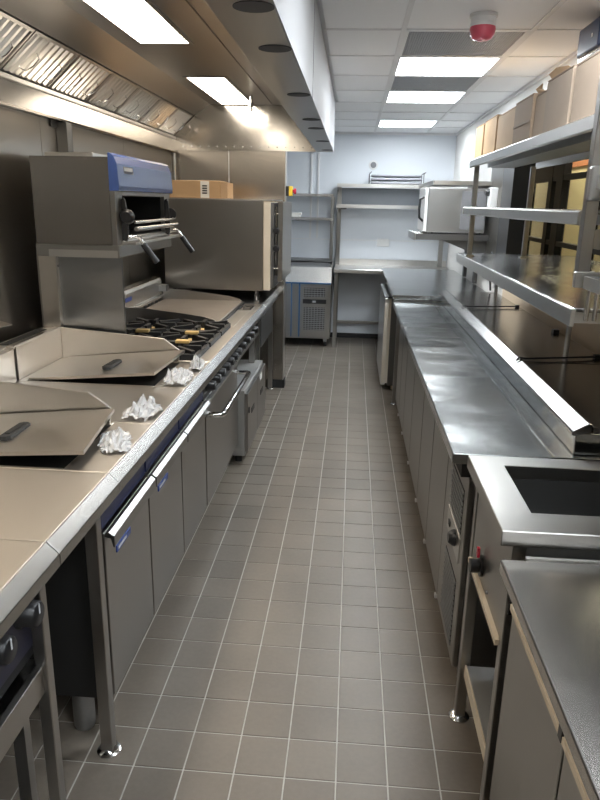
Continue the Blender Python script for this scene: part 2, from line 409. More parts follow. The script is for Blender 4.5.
# glazed screen with black frames, on the far side of the pass
wx = 1.62
win = thing('window_1', 'black-framed glazed screen seen through the pass', None, (wx, 5.2, 0), None, 'structure')
ups = [(6.95, .70), (5.93, .11), (5.67, .17), (4.90, .12), (4.1, .12), (3.2, .10), (2.4, .10), (1.4, .10)]
for (yc, wd) in ups: obj('mullion', B().box(wx - .03, wx + .03, yc - wd / 2, yc + wd / 2, 0, 2.55), FRAME, win, bevel=.003)
for zc, h in ((1.86, .04), (1.36, .035), (.6, .05)):
    obj('transom', B().box(wx - .025, wx + .025, 1.4, 7.1, zc - h / 2, zc + h / 2), FRAME, win)
obj('transom', B().box(wx - .028, wx + .028, 5.76, 7.1, 1.87, 1.99), FRAME, win)
for a, b_ in zip(ups[1:], ups[:-1]):
    ya, yb = a[0] + a[1] / 2, b_[0] - b_[1] / 2
    for z0, z1 in ((.02, .575), (.625, 1.342), (1.378, 1.838), (2.0, 2.53)):
        obj('pane', B().box(wx - .004, wx + .004, ya, yb, z0, z1), GLASS, win)

# ================================================================ EXTRACTION HOOD
HZ, HXO, HXI, HT = 2.04, -0.19, -0.335, 2.395; HY0 = 0.1; HY1 = PW - .002
hood = thing('extraction_hood', 'long stainless extraction hood over the cook line with round air nozzles', 'hood', (-0.9, 3.0, HZ))
obj('supply_plenum', B().box(HXI, HXO, HY0, HY1, HZ, ZC - .004), ST_HOOD, hood, bevel=.002)
obj('fascia', B().box(HXO, HXO + .003, HY0, HY1, HZ, ZC - .004), ST_FASCIA, hood)
obj('fascia_seam', B().box(HXO + .003, HXO + .0045, 2.95, 2.956, HZ, ZC - .004), ST_DARK, hood)
obj('canopy_top', B().box(-1.22, HXI, HY0, HY1, HT, HT + .03), ST_HOOD, hood)
obj('end_panel', B().box(XL + .004, HXI, HY1 - .012, HY1, HZ, HT + .03), ST_END, hood)
obj('end_panel', B().box(XL + .004, HXI, HY0, HY0 + .012, HZ, HT + .03), ST_HOOD, hood)
obj('upper_baffle', B().prism([(-1.36, 2.318), (-1.355, 2.312), (-1.215, 2.395), (-1.215, 2.425), (-1.36, 2.425)], 'y', HY0 + .012, HY1 - .012), ST_HOOD, hood, smooth=False)
obj('filter_backing', B().prism([(-1.555, 2.160), (-1.365, 2.325), (-1.365, 2.42), (-1.555, 2.42)], 'y', HY0 + .012, HY1 - .012), ST_DARK, hood)
obj('gutter', B().prism([(-1.556, 2.145), (-1.520, 2.118), (-1.512, 2.124), (-1.512, 2.142), (-1.518, 2.142), (-1.518, 2.128), (-1.546, 2.150)], 'y', HY0 + .012, HY1 - .012), ST_HOOD, hood)
obj('back_channel', B().prism([(-1.556, 2.012), (-1.512, 2.012), (-1.506, 2.02), (-1.518, 2.118), (-1.556, 2.118)], 'y', HY0 + .012, HY1 - .012), ST_CHAN, hood, smooth=False)
noz = B().lathe((0, 0, 0), [(.046, 0.0), (.046, -.002), (.038, -.0025)], n=24).mesh('air_nozzle'); noz.materials.append(NOZ)
for yy in (0.8, 1.21, 1.625, 2.037, 2.856, 3.673, 4.094, 4.914, 5.71): share('air_nozzle', noz, (-0.235, yy, HZ), hood)
obj('canopy_seam', B().box(-0.70, -0.694, HY0 + .1, HY1 - .03, HT - .003, HT), ST_DARK, hood)
riv = B().lathe((0, 0, 0), [(.006, 0), (.005, -.004), (.002, -.005)], axis='y', n=8).mesh('rivet'); riv.materials.append(GALV)
for k in range(16): share('rivet', riv, (-1.45 + k * .072, HY1 - .012, HZ + .03), hood)
# lights in the hood
for yy, lab in ((4.66, 'long bright lamp let into the hood nearest the partition'), (2.49, 'long bright lamp let into the hood near the top edge of view'), (0.32, 'long bright lamp let into the hood beside the viewer')):
    t = thing('hood_light', lab, 'light', (-.985, yy + .6, HT - .006), 'lamps let into the hood')
    obj('rim', B().frame(-1.13, -.84, yy - .02, yy + 1.22, HT - .006, HT, -1.108, -.862, yy, yy + 1.2), ST_HOOD, t)
    obj('diffuser', B().box(-1.108, -.862, yy, yy + 1.2, HT - .004, HT - .001), HLED, t)
# grease filters: frame, baffles, two wire handles each
pA, pB = Vector((-1.540, 0, 2.152)), Vector((-1.362, 0, 2.310)); dv = (pB - pA).normalized(); nv = Vector((dv.z, 0, -dv.x))
fl = (pB - pA).length
edges = [5.905 - .478 * k for k in range(0, 12)]
ordn = ['first', 'second', 'third', 'fourth', 'fifth', 'sixth', 'seventh', 'eighth', 'ninth', 'tenth', 'eleventh']
for k in range(11):
    y1, y0 = edges[k], edges[k + 1]
    if y0 < HY0 + .1: break
    t = thing('grease_filter', 'steel baffle grease filter with wire handles, %s from the partition' % ordn[k], 'filter', (pA.x, (y0 + y1) / 2, pA.z), 'baffle filters in the hood')
    def fr(b, s0, s1, ya, yb, h0, h1):
        c = [pA + dv * s + nv * h for s in (s0, s1) for h in (h0, h1)]
        vs = [(p.x, y, p.z) for y in (ya, yb) for p in (c[0], c[2], c[3], c[1])]
        b.add(vs, [(0, 1, 2, 3), (7, 6, 5, 4), (0, 4, 5, 1), (1, 5, 6, 2), (2, 6, 7, 3), (3, 7, 4, 0)])
    b = B(); fr(b, 0, fl, y0 + .006, y0 + .014, -.006, .010); fr(b, 0, fl, y1 - .014, y1 - .006, -.006, .010)
    fr(b, 0, .014, y0 + .016, y1 - .016, -.006, .010); fr(b, fl - .014, fl, y0 + .016, y1 - .016, -.006, .010)
    obj('rim', b, ST_HOOD, t)
    n = 8; wd = (y1 - y0 - .04) / n
    for j in range(n):
        ya = y0 + .02 + j * wd
        b = B(); q = [(ya + wd * .10, .0), (ya + wd * .32, .010), (ya + wd * .68, .010), (ya + wd * .90, .0), (ya + wd * .84, -.004), (ya + wd * .5, .006), (ya + wd * .16, -.004)]
        vs = []
        for s_ in (.012, fl - .012):
            for (yy, h) in q: p_ = pA + dv * s_ + nv * h; vs.append((p_.x, yy, p_.z))
        m_ = len(q)
        b.add(vs, [list(range(m_))[::-1], list(range(m_, 2 * m_))] + [(i, (i + 1) % m_, m_ + (i + 1) % m_, m_ + i) for i in range(m_)])
        obj('baffle', b, ST_BRIGHT, t, smooth=False)
    for yh in (y0 + .11, y1 - .13):
        pts = []
        for (s_, h, dy) in ((.055, .010, 0), (.062, .034, .006), (.10, .040, .016), (.14, .034, .026), (.147, .010, .032)):
            p_ = pA + dv * s_ + nv * h; pts.append((p_.x, yh + dy, p_.z))
        obj('handle', B().tube(pts, .0032, 6), CHROME, t)
# suppression nozzle hanging in the hood
t = thing('spray_nozzle', 'small chrome spray nozzle hanging below the hood lamp', 'nozzle', (-.80, 5.4, HT - .1))
obj('drop_pipe', B().tube([(-.80, 5.4, HT), (-.80, 5.4, HT - .055)], .011, 10), CHROME, t)
obj('nozzle_head', B().lathe((-.80, 5.4, HT - .055), [(.02, 0), (.022, -.02), (.010, -.03), (.016, -.05), (.006, -.06)], n=12), CHROME, t)

# ================================================================ COOK LINE (left)
ST_NOSE = steel('steel_nosing', col=(0.46, 0.455, 0.44), rough=0.26)
ST_GRIP = steel('steel_handle_rail', col=(0.36, 0.355, 0.34), rough=0.30)
NT, NO, ZD = -0.652, -0.624, 0.90      # nosing top / outer x, deck height
XBK = -1.365
def nosing(t, y0, y1, mat=None):
    obj('front_nosing', B().prism([(NT - .004, ZD), (NT, ZD), (NO, .872), (NO, .842), (NO - .012, .842), (NO - .012, .862), (NT - .004, .86)], 'y', y0, y1), mat or ST_NOSE, t, bevel=.0015)
def foot(t, x, y, h, r=.028):
    obj('foot', B().lathe((x, y, 0), [(r * .85, 0), (r, .012), (r, h * .8), (r * .8, h)], n=18), GALV, t)
def deck(t, y0, y1, hole=None, mat=None):
    b = B()
    if hole: b.frame(XBK, NT - .004, y0, y1, .868, ZD, *hole)
    else: b.box(XBK, NT - .004, y0, y1, .868, ZD)
    obj('deck', b, mat or (ST_FILMED if y1 < 2.2 else ST_DECK), t, bevel=.0015)
def riser(t, y0, y1, h=1.04):
    obj('flue_riser', B().box(-1.47, -1.40, y0, y1, .80, h), ST_DECK, t, bevel=.002)
    obj('flue_slot', B().box(-1.455, -1.415, y0 + .05, y1 - .05, h, h + .002), VOID, t)
def badge(door, y0, z0):
    bd = obj('badge', B().box(-.6535, -.649, y0, y0 + .125, z0, z0 + .022), BADGE, door, bevel=.001)
    obj('badge_print', B().box(-.649, -.6484, y0 + .012, y0 + .085, z0 + .007, z0 + .015), SILVER_PRINT, door)
    return bd

# --- near gas hob (mostly out of the frame)
y0, y1 = 0.42, 1.2975
t = thing('gas_hob', 'gas hob with black knobs and tray, cut by the lower left frame edge', 'hob', (-1.0, .86, 0))
deck(t, y0, y1, (-1.30, -.80, y0 + .05, y1 - .03)); nosing(t, y0, y1)
obj('burner_well', B().box(-1.30, -.80, y0 + .05, y1 - .03, .84, .866), VOID, t)
for yc in (.64, .86, 1.08):
    b = B()
    for s_ in (-1, 1):
        b.box(-1.28, -.82, yc + s_ * .09 - .006, yc + s_ * .09 + .006, .884, .912)
    for xc in (-1.2, -1.05, -.9): b.box(xc - .006, xc + .006, yc - .096, yc + .096, .884, .908)
    obj('pan_support', b, IRON, t)
obj('control_fascia', B().box(-.70, -.688, y0, y1, .66, .835), NAVYD, t)
for yk in (1.222, 1.098, .97, .84, .71):
    kb = obj('knob', B().lathe((-.688, yk, .768), [(.034, 0), (.034, .006), (.030, .010), (.028, .040), (.024, .044)], axis='x', n=20), BLACK, t)
    obj('pointer', B().box(-.6445, -.6425, yk - .002, yk + .002, .770, .794), SILVER_PRINT, kb)
obj('body_side', B().box(-1.35, -.70, y0, y1 - .006, .62, .866), VOID, t)
b = B().box(-1.30, -.690, y0, y1 - .012, .555, .567); b.box(-.690, -.672, y0, y1 - .012, .528, .600); b.box(-1.30, -.690, y1 - .024, y1 - .012, .567, .600)
obj('tray_shelf', b, ST_Z, t, bevel=.0015)
for (xa, ya) in ((-.690, y1 - .036), (-.690, y0), (-1.34, y1 - .036), (-1.34, y0)):
    obj('leg', B().box(xa, xa + .030, ya, ya + .030, 0.012, .838 if xa > -1 else .62), ST_Z, t, bevel=.002)
obj('tray_post', B().box(-.755, -.725, y1 - .05, y1 - .022, 0.012, .555), ST_Z, t)
obj('undershelf', B().box(-1.33, -.76, y0, y1 - .03, .16, .19), ST_DARK, t)

# --- infill bench on square legs
y0, y1 = 1.3015, 1.6975
t = thing('infill_bench', 'plain beige steel bench on a square leg between hob and fryer', 'bench', (-1.0, 1.5, 0))
deck(t, y0, y1); nosing(t, y0, y1)
for (xa, ya) in ((-.705, y1 - .075), (-1.34, y1 - .075), (-1.34, y0 + .03)):
    lg = obj('leg', B().box(xa, xa + .036, ya, ya + .036, .012, .868), ST_Z, t, bevel=.002)
    obj('flange_foot', B().lathe((xa + .018, ya + .018, 0), [(.036, 0), (.036, .004), (.022, .010), (.018, .018)], n=18), CHROME, lg)
obj('cross_rail', B().box(-1.34, -.69, y1 - .07, y1 - .05, .80, .868), ST_DARK, t)

# --- cupboard-front units: fryer, infill, fryer
def cupboard(t, y0, y1, near_side=False):
    body = obj('cabinet', B().box(-1.35, -.70, y0 + .003, y1 - .003, .135, .866), BLACKP if near_side else ST_Z, t)
    nosing(t, y0, y1)
    obj('control_fascia', B().box(-.70, -.690, y0 + .01, y1 - .004, .716, .835), NAVY, t, bevel=.001)
    d = obj('door', B().box(-.698, -.682, y0 + .006, y1 - .004, .150, .706), ST_Z, t, bevel=.002)
    obj('handle_rail', B().prism([(-.682, .706), (-.668, .712), (-.652, .700), (-.652, .664), (-.657, .662), (-.664, .690), (-.682, .694)], 'y', y0 + .006, y1 - .004), ST_GRIP, d, bevel=.0015)
    for xx in (-.80, -1.27):
        for yy in (y0 + .035, y1 - .06): foot(t, xx, yy, .135, .034)
    return d
def fryer(y0, y1, label, near_side):
    t = thing('deep_fryer', label, 'fryer', (-1.0, (y0 + y1) / 2, 0), 'fryers in the cook line')
    d = cupboard(t, y0, y1, near_side)
    deck(t, y0, y1, (-1.33, -.79, y0 + .016, y1 - .03))
    w_ = B(); w_.box(-1.33, -.79, y0 + .016, y1 - .03, .868, .872)
    obj('oil_well', w_, VOID, t)
    obj('back_panel', B().box(XBK - .012, XBK, y0 + .02, y1 - .002, .90, 1.042), ST_DECK, t, bevel=.0015)
    obj('back_flange', B().box(-1.40, XBK - .004, y0 + .004, y1 - .002, 1.034, 1.046), ST_DECK, t, bevel=.0015)
    obj('side_guard', B().prism([(XBK, .90), (-.80, .90), (-.795, .955), (-.87, 1.008), (XBK, 1.045)], 'y', y1 - .014, y1 - .002), ST_DECK, t, bevel=.0015)
    riser(t, y0, y1)
    return t, d
tf, d = fryer(1.7015, 2.1335, 'deep fryer with blue-badged door next to the plain infill bench', True); badge(d, 1.715, .642)
t = thing('infill_cabinet', 'steel cupboard unit with blue badge between the two fryers', 'cabinet', (-1.0, 2.37, 0))
d = cupboard(t, 2.1365, 2.5985); deck(t, 2.1365, 2.5985); riser(t, 2.1365, 2.5985); obj('back_panel', B().box(-1.40, XBK, 2.138, 2.597, .90, 1.035), ST_DECK, t); badge(d, 2.15, .642)
obj('switch', B().box(-.690, -.684, 2.52, 2.55, .765, .80), BLACK, t)
tf2, d2 = fryer(2.6015, 3.0715, 'deep fryer beside the black pan supports, its lid askew', False)

def lid(label, pts, hc, hdir, grp='loose fryer lids'):
    """pts: four top corners: near-back, near-front, far-front, far-back"""
    c = sum((Vector(p) for p in pts), Vector()) / 4
    t = thing('fryer_lid', label, 'lid', c, grp)
    q = [Vector(p) for p in pts]; n_ = (q[1] - q[0]).cross(q[3] - q[0]).normalized()
    if n_.z < 0: n_ = -n_
    obj('lid_sheet', B().slab([p - n_ * .004 for p in q], n_ * .004), ST_DECK, t)
    # turned-down lips on the near side, front and back
    for a, b_, nm in ((0, 1, 'near_lip'), (1, 2, 'front_lip'), (3, 0, 'back_lip')):
        inn = (c - (q[a] + q[b_]) / 2); inn = (inn - n_ * inn.dot(n_)).normalized() * .003
        obj(nm, B().slab([q[a] - n_ * .003, q[b_] - n_ * .003, q[b_] - n_ * .012, q[a] - n_ * .012], inn), ST_DECK, t)
    h = Vector(hc); dd = Vector(hdir).normalized(); sd = n_.cross(dd)
    hp = []
    for (s_, r_) in ((-.072, .008), (-.062, .020), (.062, .020), (.072, .008)): hp.append(h + dd * s_ + sd * r_)
    for (s_, r_) in ((.072, .008), (.062, .020), (-.062, .020), (-.072, .008)): hp.append(h + dd * s_ - sd * r_)
    g = obj('handle', B().slab(hp, n_ * .016), RUBBER, t, bevel=.004, seg=2)
    obj('grip_recess', B().slab([h + dd * s_ + sd * r_ + n_ * .0165 for (s_, r_) in ((-.045, -.008), (.045, -.008), (.045, .008), (-.045, .008))], n_ * .002), VOID, g)
lid('near fryer lid of bare steel, black recessed grip, propped above the plain bench',
    [(-1.335, 1.730, .912), (-.738, 1.738, .947), (-.778, 2.108, .958), (-1.335, 2.108, .906)], (-1.015, 1.892, .9315), (.02, 1, .01))
lid('farther fryer lid with a black grip, lying skewed beside the pan supports',
    [(-1.335, 2.640, .905), (-.800, 2.655, .946), (-.765, 3.040, .962), (-1.335, 3.048, .906)], (-1.025, 2.79, .9325), (.06, 1, .01))
# folded flue deflector leaning behind the first fryer
t = thing('flue_deflector', 'bent steel deflector sheet behind the first fryer at the left frame edge', 'deflector', (-1.40, 2.55, 1.046))
obj('sheet', B().slab([(-1.47, 2.30, 1.20), (-1.36, 2.30, 1.155), (-1.36, 2.60, 1.135), (-1.46, 2.56, 1.175)], (0, 0, .004)), ST_DECK, t)
obj('bracket', B().slab([(-1.43, 2.36, 1.0435), (-1.43, 2.50, 1.0435), (-1.43, 2.53, 1.168), (-1.43, 2.34, 1.176)], (.004, 0, 0)), ST_DECK, t)

# --- six burner range
y0, y1 = 3.0765, 4.0085
t = thing('gas_range', 'gas range with black pan supports and oven door with tubular handle', 'range', (-1.0, 3.54, 0))
obj('cabinet', B().box(-1.35, -.70, y0 + .003, y1 - .003, .135, .80), ST_Z, t)
deck(t, y0, y1, (-1.32, -.725, y0 + .035, y1 - .035)); nosing(t, y0, y1); riser(t, y0, y1, 1.0)
obj('burner_tray', B().box(-1.32, -.725, y0 + .035, y1 - .035, .80, .872), VOID, t)
for yc in (3.232, 3.542, 3.852):
    for xc in (-.868, -1.160):
        g = B(); hx, hy = .140, .142
        for s_ in (-1, 1):
            g.box(xc + s_ * hx - .010, xc + s_ * hx + .010, yc - hy, yc + hy, .884, .925)
            g.box(xc - hx, xc + hx, yc + s_ * hy - .010, yc + s_ * hy + .010, .884, .930)
        for an in range(8):
            a = an * math.pi / 4; R_ = hx * (1.0 if an % 2 == 0 else 1.30)
            c_, s_ = math.cos(a), math.sin(a); px, py = -s_ * .010, c_ * .010
            A = (xc + c_ * .050, yc + s_ * .050); Z = (xc + c_ * R_, yc + s_ * R_)
            g.prism([(A[0] + px, A[1] + py), (A[0] - px, A[1] - py), (Z[0] - px, Z[1] - py), (Z[0] + px, Z[1] + py)], 'z', .904, .944)
        ps = obj('pan_support', g, IRON, t)
        bu = obj('burner', B().lathe((xc, yc, .872), [(.048, 0), (.048, .016), (.040, .018), (.040, .026), (.030, .030)], n=20), IRON, t)
        obj('brass_ring', B().lathe((xc, yc, .896), [(.034, 0), (.036, .010), (.030, .015)], n=16), BRASS, bu)
for (bx_, by_) in ((-.836, 3.51), (-.826, 3.27), (-1.107, 3.52)):
    obj('brass_tab', B().box(bx_ - .040, bx_ + .030, by_ - .018, by_ + .018, .946, .962), BRASS, t, bevel=.002)
obj('control_fascia', B().box(-.70, -.690, y0 + .004, y1 - .004, .690, .835), BLACK, t)
def knobs(t, ys, zz, r=.026):
    for yk in ys:
        kb = obj('knob', B().lathe((-.690, yk, zz), [(r * 1.15, 0), (r * 1.15, .006), (r, .010), (r * .88, .042), (r * .75, .046)], axis='x', n=18), BLACK, t)
        obj('pointer', B().box(-.6435, -.6415, yk - .002, yk + .002, zz, zz + r * .8), SILVER_PRINT, kb)
knobs(t, [3.15 + .132 * k for k in range(7)], .765)
d = obj('oven_door', B().box(-.698, -.680, y0 + .006, y1 - .008, .150, .672), ST_Z, t, bevel=.003)
obj('handle', B().tube([(-.682, 3.10, .628), (-.612, 3.10, .630), (-.600, 3.112, .630), (-.600, 3.53, .630), (-.600, 3.948, .630), (-.612, 3.96, .630), (-.682, 3.96, .628)], .014, 12), CHROME, d)
obj('drip_strip', B().box(-.700, -.676, y0 + .01, y1 - .01, .672, .686), ST_BRIGHT, t)
for xx in (-.80, -1.27):
    for yy in (y0 + .06, y1 - .06): foot(t, xx, yy, .135)

# --- griddle
y0, y1 = 4.0115, 4.9885
t = thing('griddle', 'flat griddle with a tan cooking plate, curved splash guards and black knobs', 'griddle', (-1.0, 4.5, 0))
deck(t, y0, y1, (-.775, -.705, 4.66, 4.82)); nosing(t, y0, y1)
obj('drain_well', B().box(-.775, -.705, 4.66, 4.82, .868, .874), VOID, t)
obj('drain_rim', B().frame(-.785, -.695, 4.65, 4.83, .900, .906, -.775, -.705, 4.66, 4.82), CHROME, t)
obj('cooking_plate', B().box(-1.385, -.80, y0 + .03, y1 - .03, .900, .925), GRIDDLE, t, bevel=.004)
obj('plate_edge', B().box(-.800, -.788, y0 + .03, y1 - .03, .900, .918), IRON, t)
spl = [(-1.40, .90), (-.795, .90), (-.80, .915), (-.83, .938), (-.90, .955), (-1.0, .968), (-1.12, .980), (-1.25, .993), (-1.40, .997)]
obj('splash_guard', B().prism(spl, 'y', y0 + .014, y0 + .026), ST_Z, t)
obj('splash_guard', B().prism(spl, 'y', y1 - .026, y1 - .014), ST_Z, t)
bs = obj('back_splash', B().prism([(-1.40, .90), (-1.40, .955), (-1.415, .962), (-1.415, 1.055), (-1.425, 1.075), (-1.47, 1.085), (-1.47, .80), (-1.40, .80)], 'y', y0 + .014, y1 - .005), ST_Y, t, bevel=.002)
for k in range(9): obj('flue_slot', B().box(-1.4002, -1.397, 4.12 + k * .09, 4.175 + k * .09, .918, .936), VOID, bs)
obj('badge', B().box(-1.4152, -1.412, 4.15, 4.27, 1.005, 1.032), BADGE, bs)
obj('outlet_box', B().box(-1.42, -1.36, 4.90, 4.98, .985, 1.03), GALV, t)
obj('control_fascia', B().box(-.72, -.690, y0 + .004, y1 - .004, .690, .835), BLACK, t)
knobs(t, [4.12, 4.30, 4.48, 4.66], .765)
obj('front_strip', B().box(-.70, -.684, y0 + .004, y1 - .004, .672, .690), ST_BRIGHT, t)
for (xa, ya) in ((-.73, y1 - .06), (-.73, y1 - .19), (-1.33, y0 + .02), (-1.33, y1 - .06)):
    obj('leg', B().box(xa, xa + .04, ya, ya + .04, 0, .868), ST_Z, t, bevel=.002)
obj('burner_box', B().box(-1.34, -.72, y0 + .02, y1 - .02, .70, .866), ST_DARK, t)

# --- refrigerated chest on the floor under the griddle
t = thing('drawer_chest', 'low grey steel chest with two black-slotted drawers standing under the griddle', 'chest', (-.92, 4.46, 0))
y0, y1 = 4.03, 4.90
obj('carcass', B().box(-1.22, -.640, y0, y1, .055, .492), ST_SATIN, t, bevel=.003)
for a, b_ in ((y0 + .004, 4.462), (4.468, y1 - .004)):
    dr = obj('drawer', B().box(-.640, -.620, a, b_, .085, .472), ST_Z, t, bevel=.002)
    obj('handle_slot', B().box(-.6202, -.617, (a + b_) / 2 - .06, (a + b_) / 2 + .06, .30, .335), BLACK, dr)
obj('latch', B().box(-.6202, -.614, y0 + .03, y0 + .05, .34, .375), BLACK, t)
obj('rating_label', B().box(-.6202, -.6185, 4.60, 4.70, .41, .455), PAPER, t)
obj('vent_grille', B().box(-.80, -.70, y0 - .003, y0, .20, .40), ST_DARK, t)
for xx in (-1.15, -.69):
    for yy in (y0 + .06, y1 - .06): obj('foot', B().lathe((xx, yy, 0), [(.022, 0), (.022, .055)], n=12), RUBBER, t)

# --- end bench carrying the oven
y0, y1 = 4.9915, 5.9265
t = thing('end_bench', 'steel bench at the partition carrying the big countertop oven', 'bench', (-1.0, 5.46, 0))
deck(t, y0, y1, None, ST_DARK); nosing(t, y0, y1); 
obj('back_upstand', B().box(-1.40, XBK, y0, y1, .868, .96), ST_DECK, t)
for (xa, ya) in ((-.72, y0 + .03), (-.72, y1 - .06), (-1.33, y0 + .03), (-1.33, y1 - .06)):
    lg = obj('leg', B().box(xa, xa + .038, ya, ya + .038, .012, .868), ST_Z, t, bevel=.002)
    obj('flange_foot', B().lathe((xa + .019, ya + .019, 0), [(.032, 0), (.032, .005), (.020, .014)], n=14), CHROME, lg)
obj('front_panel', B().box(-.69, -.676, y0 + .10, y1 - .10, .55, .868), ST_DARK, t)

# --- big countertop oven
y0, y1 = 5.09, 5.86; oz = .985
t = thing('countertop_oven', 'large steel countertop oven on short legs with cardboard box on top', 'oven', (-1.0, 5.47, .90))
obj('casing', B().box(-1.415, -.665, y0, y1, oz, 1.642), ST_CLAD, t, bevel=.003)
obj('top_edge', B().box(-1.415, -.60, y0, y1, 1.642, 1.650), ST_BRIGHT, t)
obj('front_frame', B().box(-.665, -.612, y0 + .004, y1 - .004, oz + .004, 1.640), CREAM, t, bevel=.004)
obj('front_face', B().box(-.612, -.588, y0 + .02, y1 - .02, oz + .02, 1.63), ST_DARK, t)
d = obj('door', B().box(-.560, -.522, y0 + .03, y1 - .03, 1.055, 1.638), ST_Z, t, bevel=.004)
obj('hinge', B().tube([(-.575, y0 + .05, 1.10), (-.575, y0 + .05, 1.60)], .010, 10), CHROME, t)
obj('hinge', B().tube([(-.588, y0 + .05, 1.15), (-.560, y0 + .05, 1.15)], .008, 8), CHROME, t)
obj('hinge', B().tube([(-.588, y0 + .05, 1.55), (-.560, y0 + .05, 1.55)], .008, 8), CHROME, t)
for zz in (1.30, 1.43): obj('knob', B().lathe((-.572, y0 + .03, zz), [(.026, 0), (.026, -.012), (.020, -.034)], axis='y', n=16), BLACK, t)
for xx in (-1.36, -.72):
    for yy in (y0 + .05, y1 - .06):
        obj('leg', B().lathe((xx, yy, .9005), [(.021, 0), (.021, .050), (.014, .054), (.014, .084)], n=14), CHROME, t)
# --- cardboard box on the oven
t = thing('cardboard_box', 'brown cardboard box with barcode label lying on the countertop oven', 'box', (-1.15, 5.24, 1.6505))
obj('carton', B().box(-1.37, -.985, 5.12, 5.36, 1.6505, 1.775), CARD[0], t, bevel=.003)
obj('flap', B().slab([(-.985, 5.12, 1.655), (-.985, 5.12, 1.772), (-.93, 5.10, 1.765), (-.93, 5.10, 1.652)], (0, .004, 0)), CARD[1], t)
obj('flap', B().slab([(-.985, 5.356, 1.655), (-.985, 5.356, 1.772), (-.94, 5.39, 1.765), (-.94, 5.39, 1.652)], (0, .004, 0)), CARD[1], t)
lb = obj('label', B().box(-1.135, -1.070, 5.1185, 5.1198, 1.653, 1.772), PAPER, t)
for k in range(4): obj('barcode', B().box(-1.122, -1.086, 5.1175, 5.1185, 1.682 + k * .017, 1.692 + k * .017), PRINT, lb)

# --- salamander grill on its stand
y0, y1 = 3.082, 4.0
t = thing('salamander_stand', 'steel pedestal stand on the range carrying the salamander grill', 'stand', (-1.26, 3.54, 0.9))
obj('shelf', B().box(-1.462, -1.068, y0, y1, 1.372, 1.428), ST_Z, t, bevel=.003)
obj('shelf_lip', B().box(-1.40, -1.075, y0 - .003, y0, 1.372, 1.405), ST_BRIGHT, t)
for a in (y0 + .002, y1 - .022):
    if a < 3.5: obj('side_panel', B().box(-1.372, -1.068, a + .025, a + .040, .948, 1.372), ST_SIDE, t, bevel=.0015)
    obj('column', B().box(-1.455, -1.372, a - .0015, a + .040, 1.002, 1.372), ST_DECK, t, bevel=.0015)
obj('back_panel', B().box(-1.462, -1.455, y0, y1, 1.002, 1.372), ST_Z, t)
for zz in (1.0, 1.33): obj('bolt', B().lathe((-1.36, y0 + .002, zz), [(.007, 0), (.006, -.005)], axis='y', n=8), CHROME, t)
t = thing('salamander_grill', 'wall-height salamander grill with blue front panel and two angled lever handles', 'grill', (-1.26, 3.54, 1.4285))
cs = B(); cs.box(-1.455, -1.097, y0, y0 + .10, 1.4285, 1.812); cs.box(-1.455, -1.097, y1 - .10, y1, 1.4285, 1.812)
cs.box(-1.455, -1.097, y0 + .10, y1 - .10, 1.652, 1.812); cs.box(-1.455, -1.097, y0 + .10, y1 - .10, 1.4285, 1.460); cs.box(-1.455, -1.42, y0 + .10, y1 - .10, 1.460, 1.652)
obj('casing', cs, ST_CASE, t)
obj('flue_top', B().box(-1.43, -1.20, y0 + .10, y1 - .05, 1.812, 1.835), ST_BRIGHT, t, bevel=.003)
bp = obj('front_panel', B().prism([(-1.097, 1.668), (-1.052, 1.668), (-1.050, 1.690), (-1.056, 1.785), (-1.070, 1.818), (-1.085, 1.830), (-1.097, 1.830)], 'y', y0 - .004, y1 + .004), BLUE, t, bevel=.002)
pl = obj('badge', B().slab([(-1.0560, 3.16, 1.745), (-1.0560, 3.30, 1.745), (-1.0580, 3.30, 1.775), (-1.0580, 3.16, 1.775)], (.003, 0, .0004)), NAVY, bp)
obj('badge_print', B().slab([(-1.0528, 3.165, 1.757), (-1.0528, 3.29, 1.757), (-1.0545, 3.29, 1.772), (-1.0545, 3.165, 1.772)], (.001, 0, .0001)), SILVER_PRINT, pl)
fr_ = B(); fr_.box(-1.097, -1.074, y0, y0 + .10, 1.4285, 1.668); fr_.box(-1.097, -1.074, y1 - .10, y1, 1.4285, 1.668); fr_.box(-1.097, -1.074, y0 + .10, y1 - .10, 1.4285, 1.462); fr_.box(-1.097, -1.074, y0 + .10, y1 - .10, 1.650, 1.668)
obj('front_frame', fr_, ST_Z, t, bevel=.002)
cv = B(); cv.box(-1.419, -1.415, y0 + .101, y1 - .101, 1.462, 1.650); cv.box(-1.415, -1.098, y0 + .101, y0 + .104, 1.462, 1.650); cv.box(-1.415, -1.098, y1 - .104, y1 - .101, 1.462, 1.650); cv.box(-1.415, -1.098, y0 + .104, y1 - .104, 1.647, 1.650); cv.box(-1.415, -1.098, y0 + .104, y1 - .104, 1.462, 1.465)
obj('grill_cavity', cv, VOID, t)
b = B()
for k in range(10): b.tube([(-1.10, 3.22 + k * .072, 1.530), (-1.02, 3.22 + k * .072, 1.530)], .003, 6)
b.tube([(-1.02, 3.18, 1.530), (-1.02, 3.90, 1.530)], .007, 8); b.tube([(-1.095, 3.18, 1.530), (-1.095, 3.90, 1.530)], .004, 6)
obj('wire_rack', b, CHROME, t)
obj('rack_bar', B().tube([(-1.01, 3.17, 1.500), (-1.01, 3.91, 1.500)], .011, 10), CHROME, t)
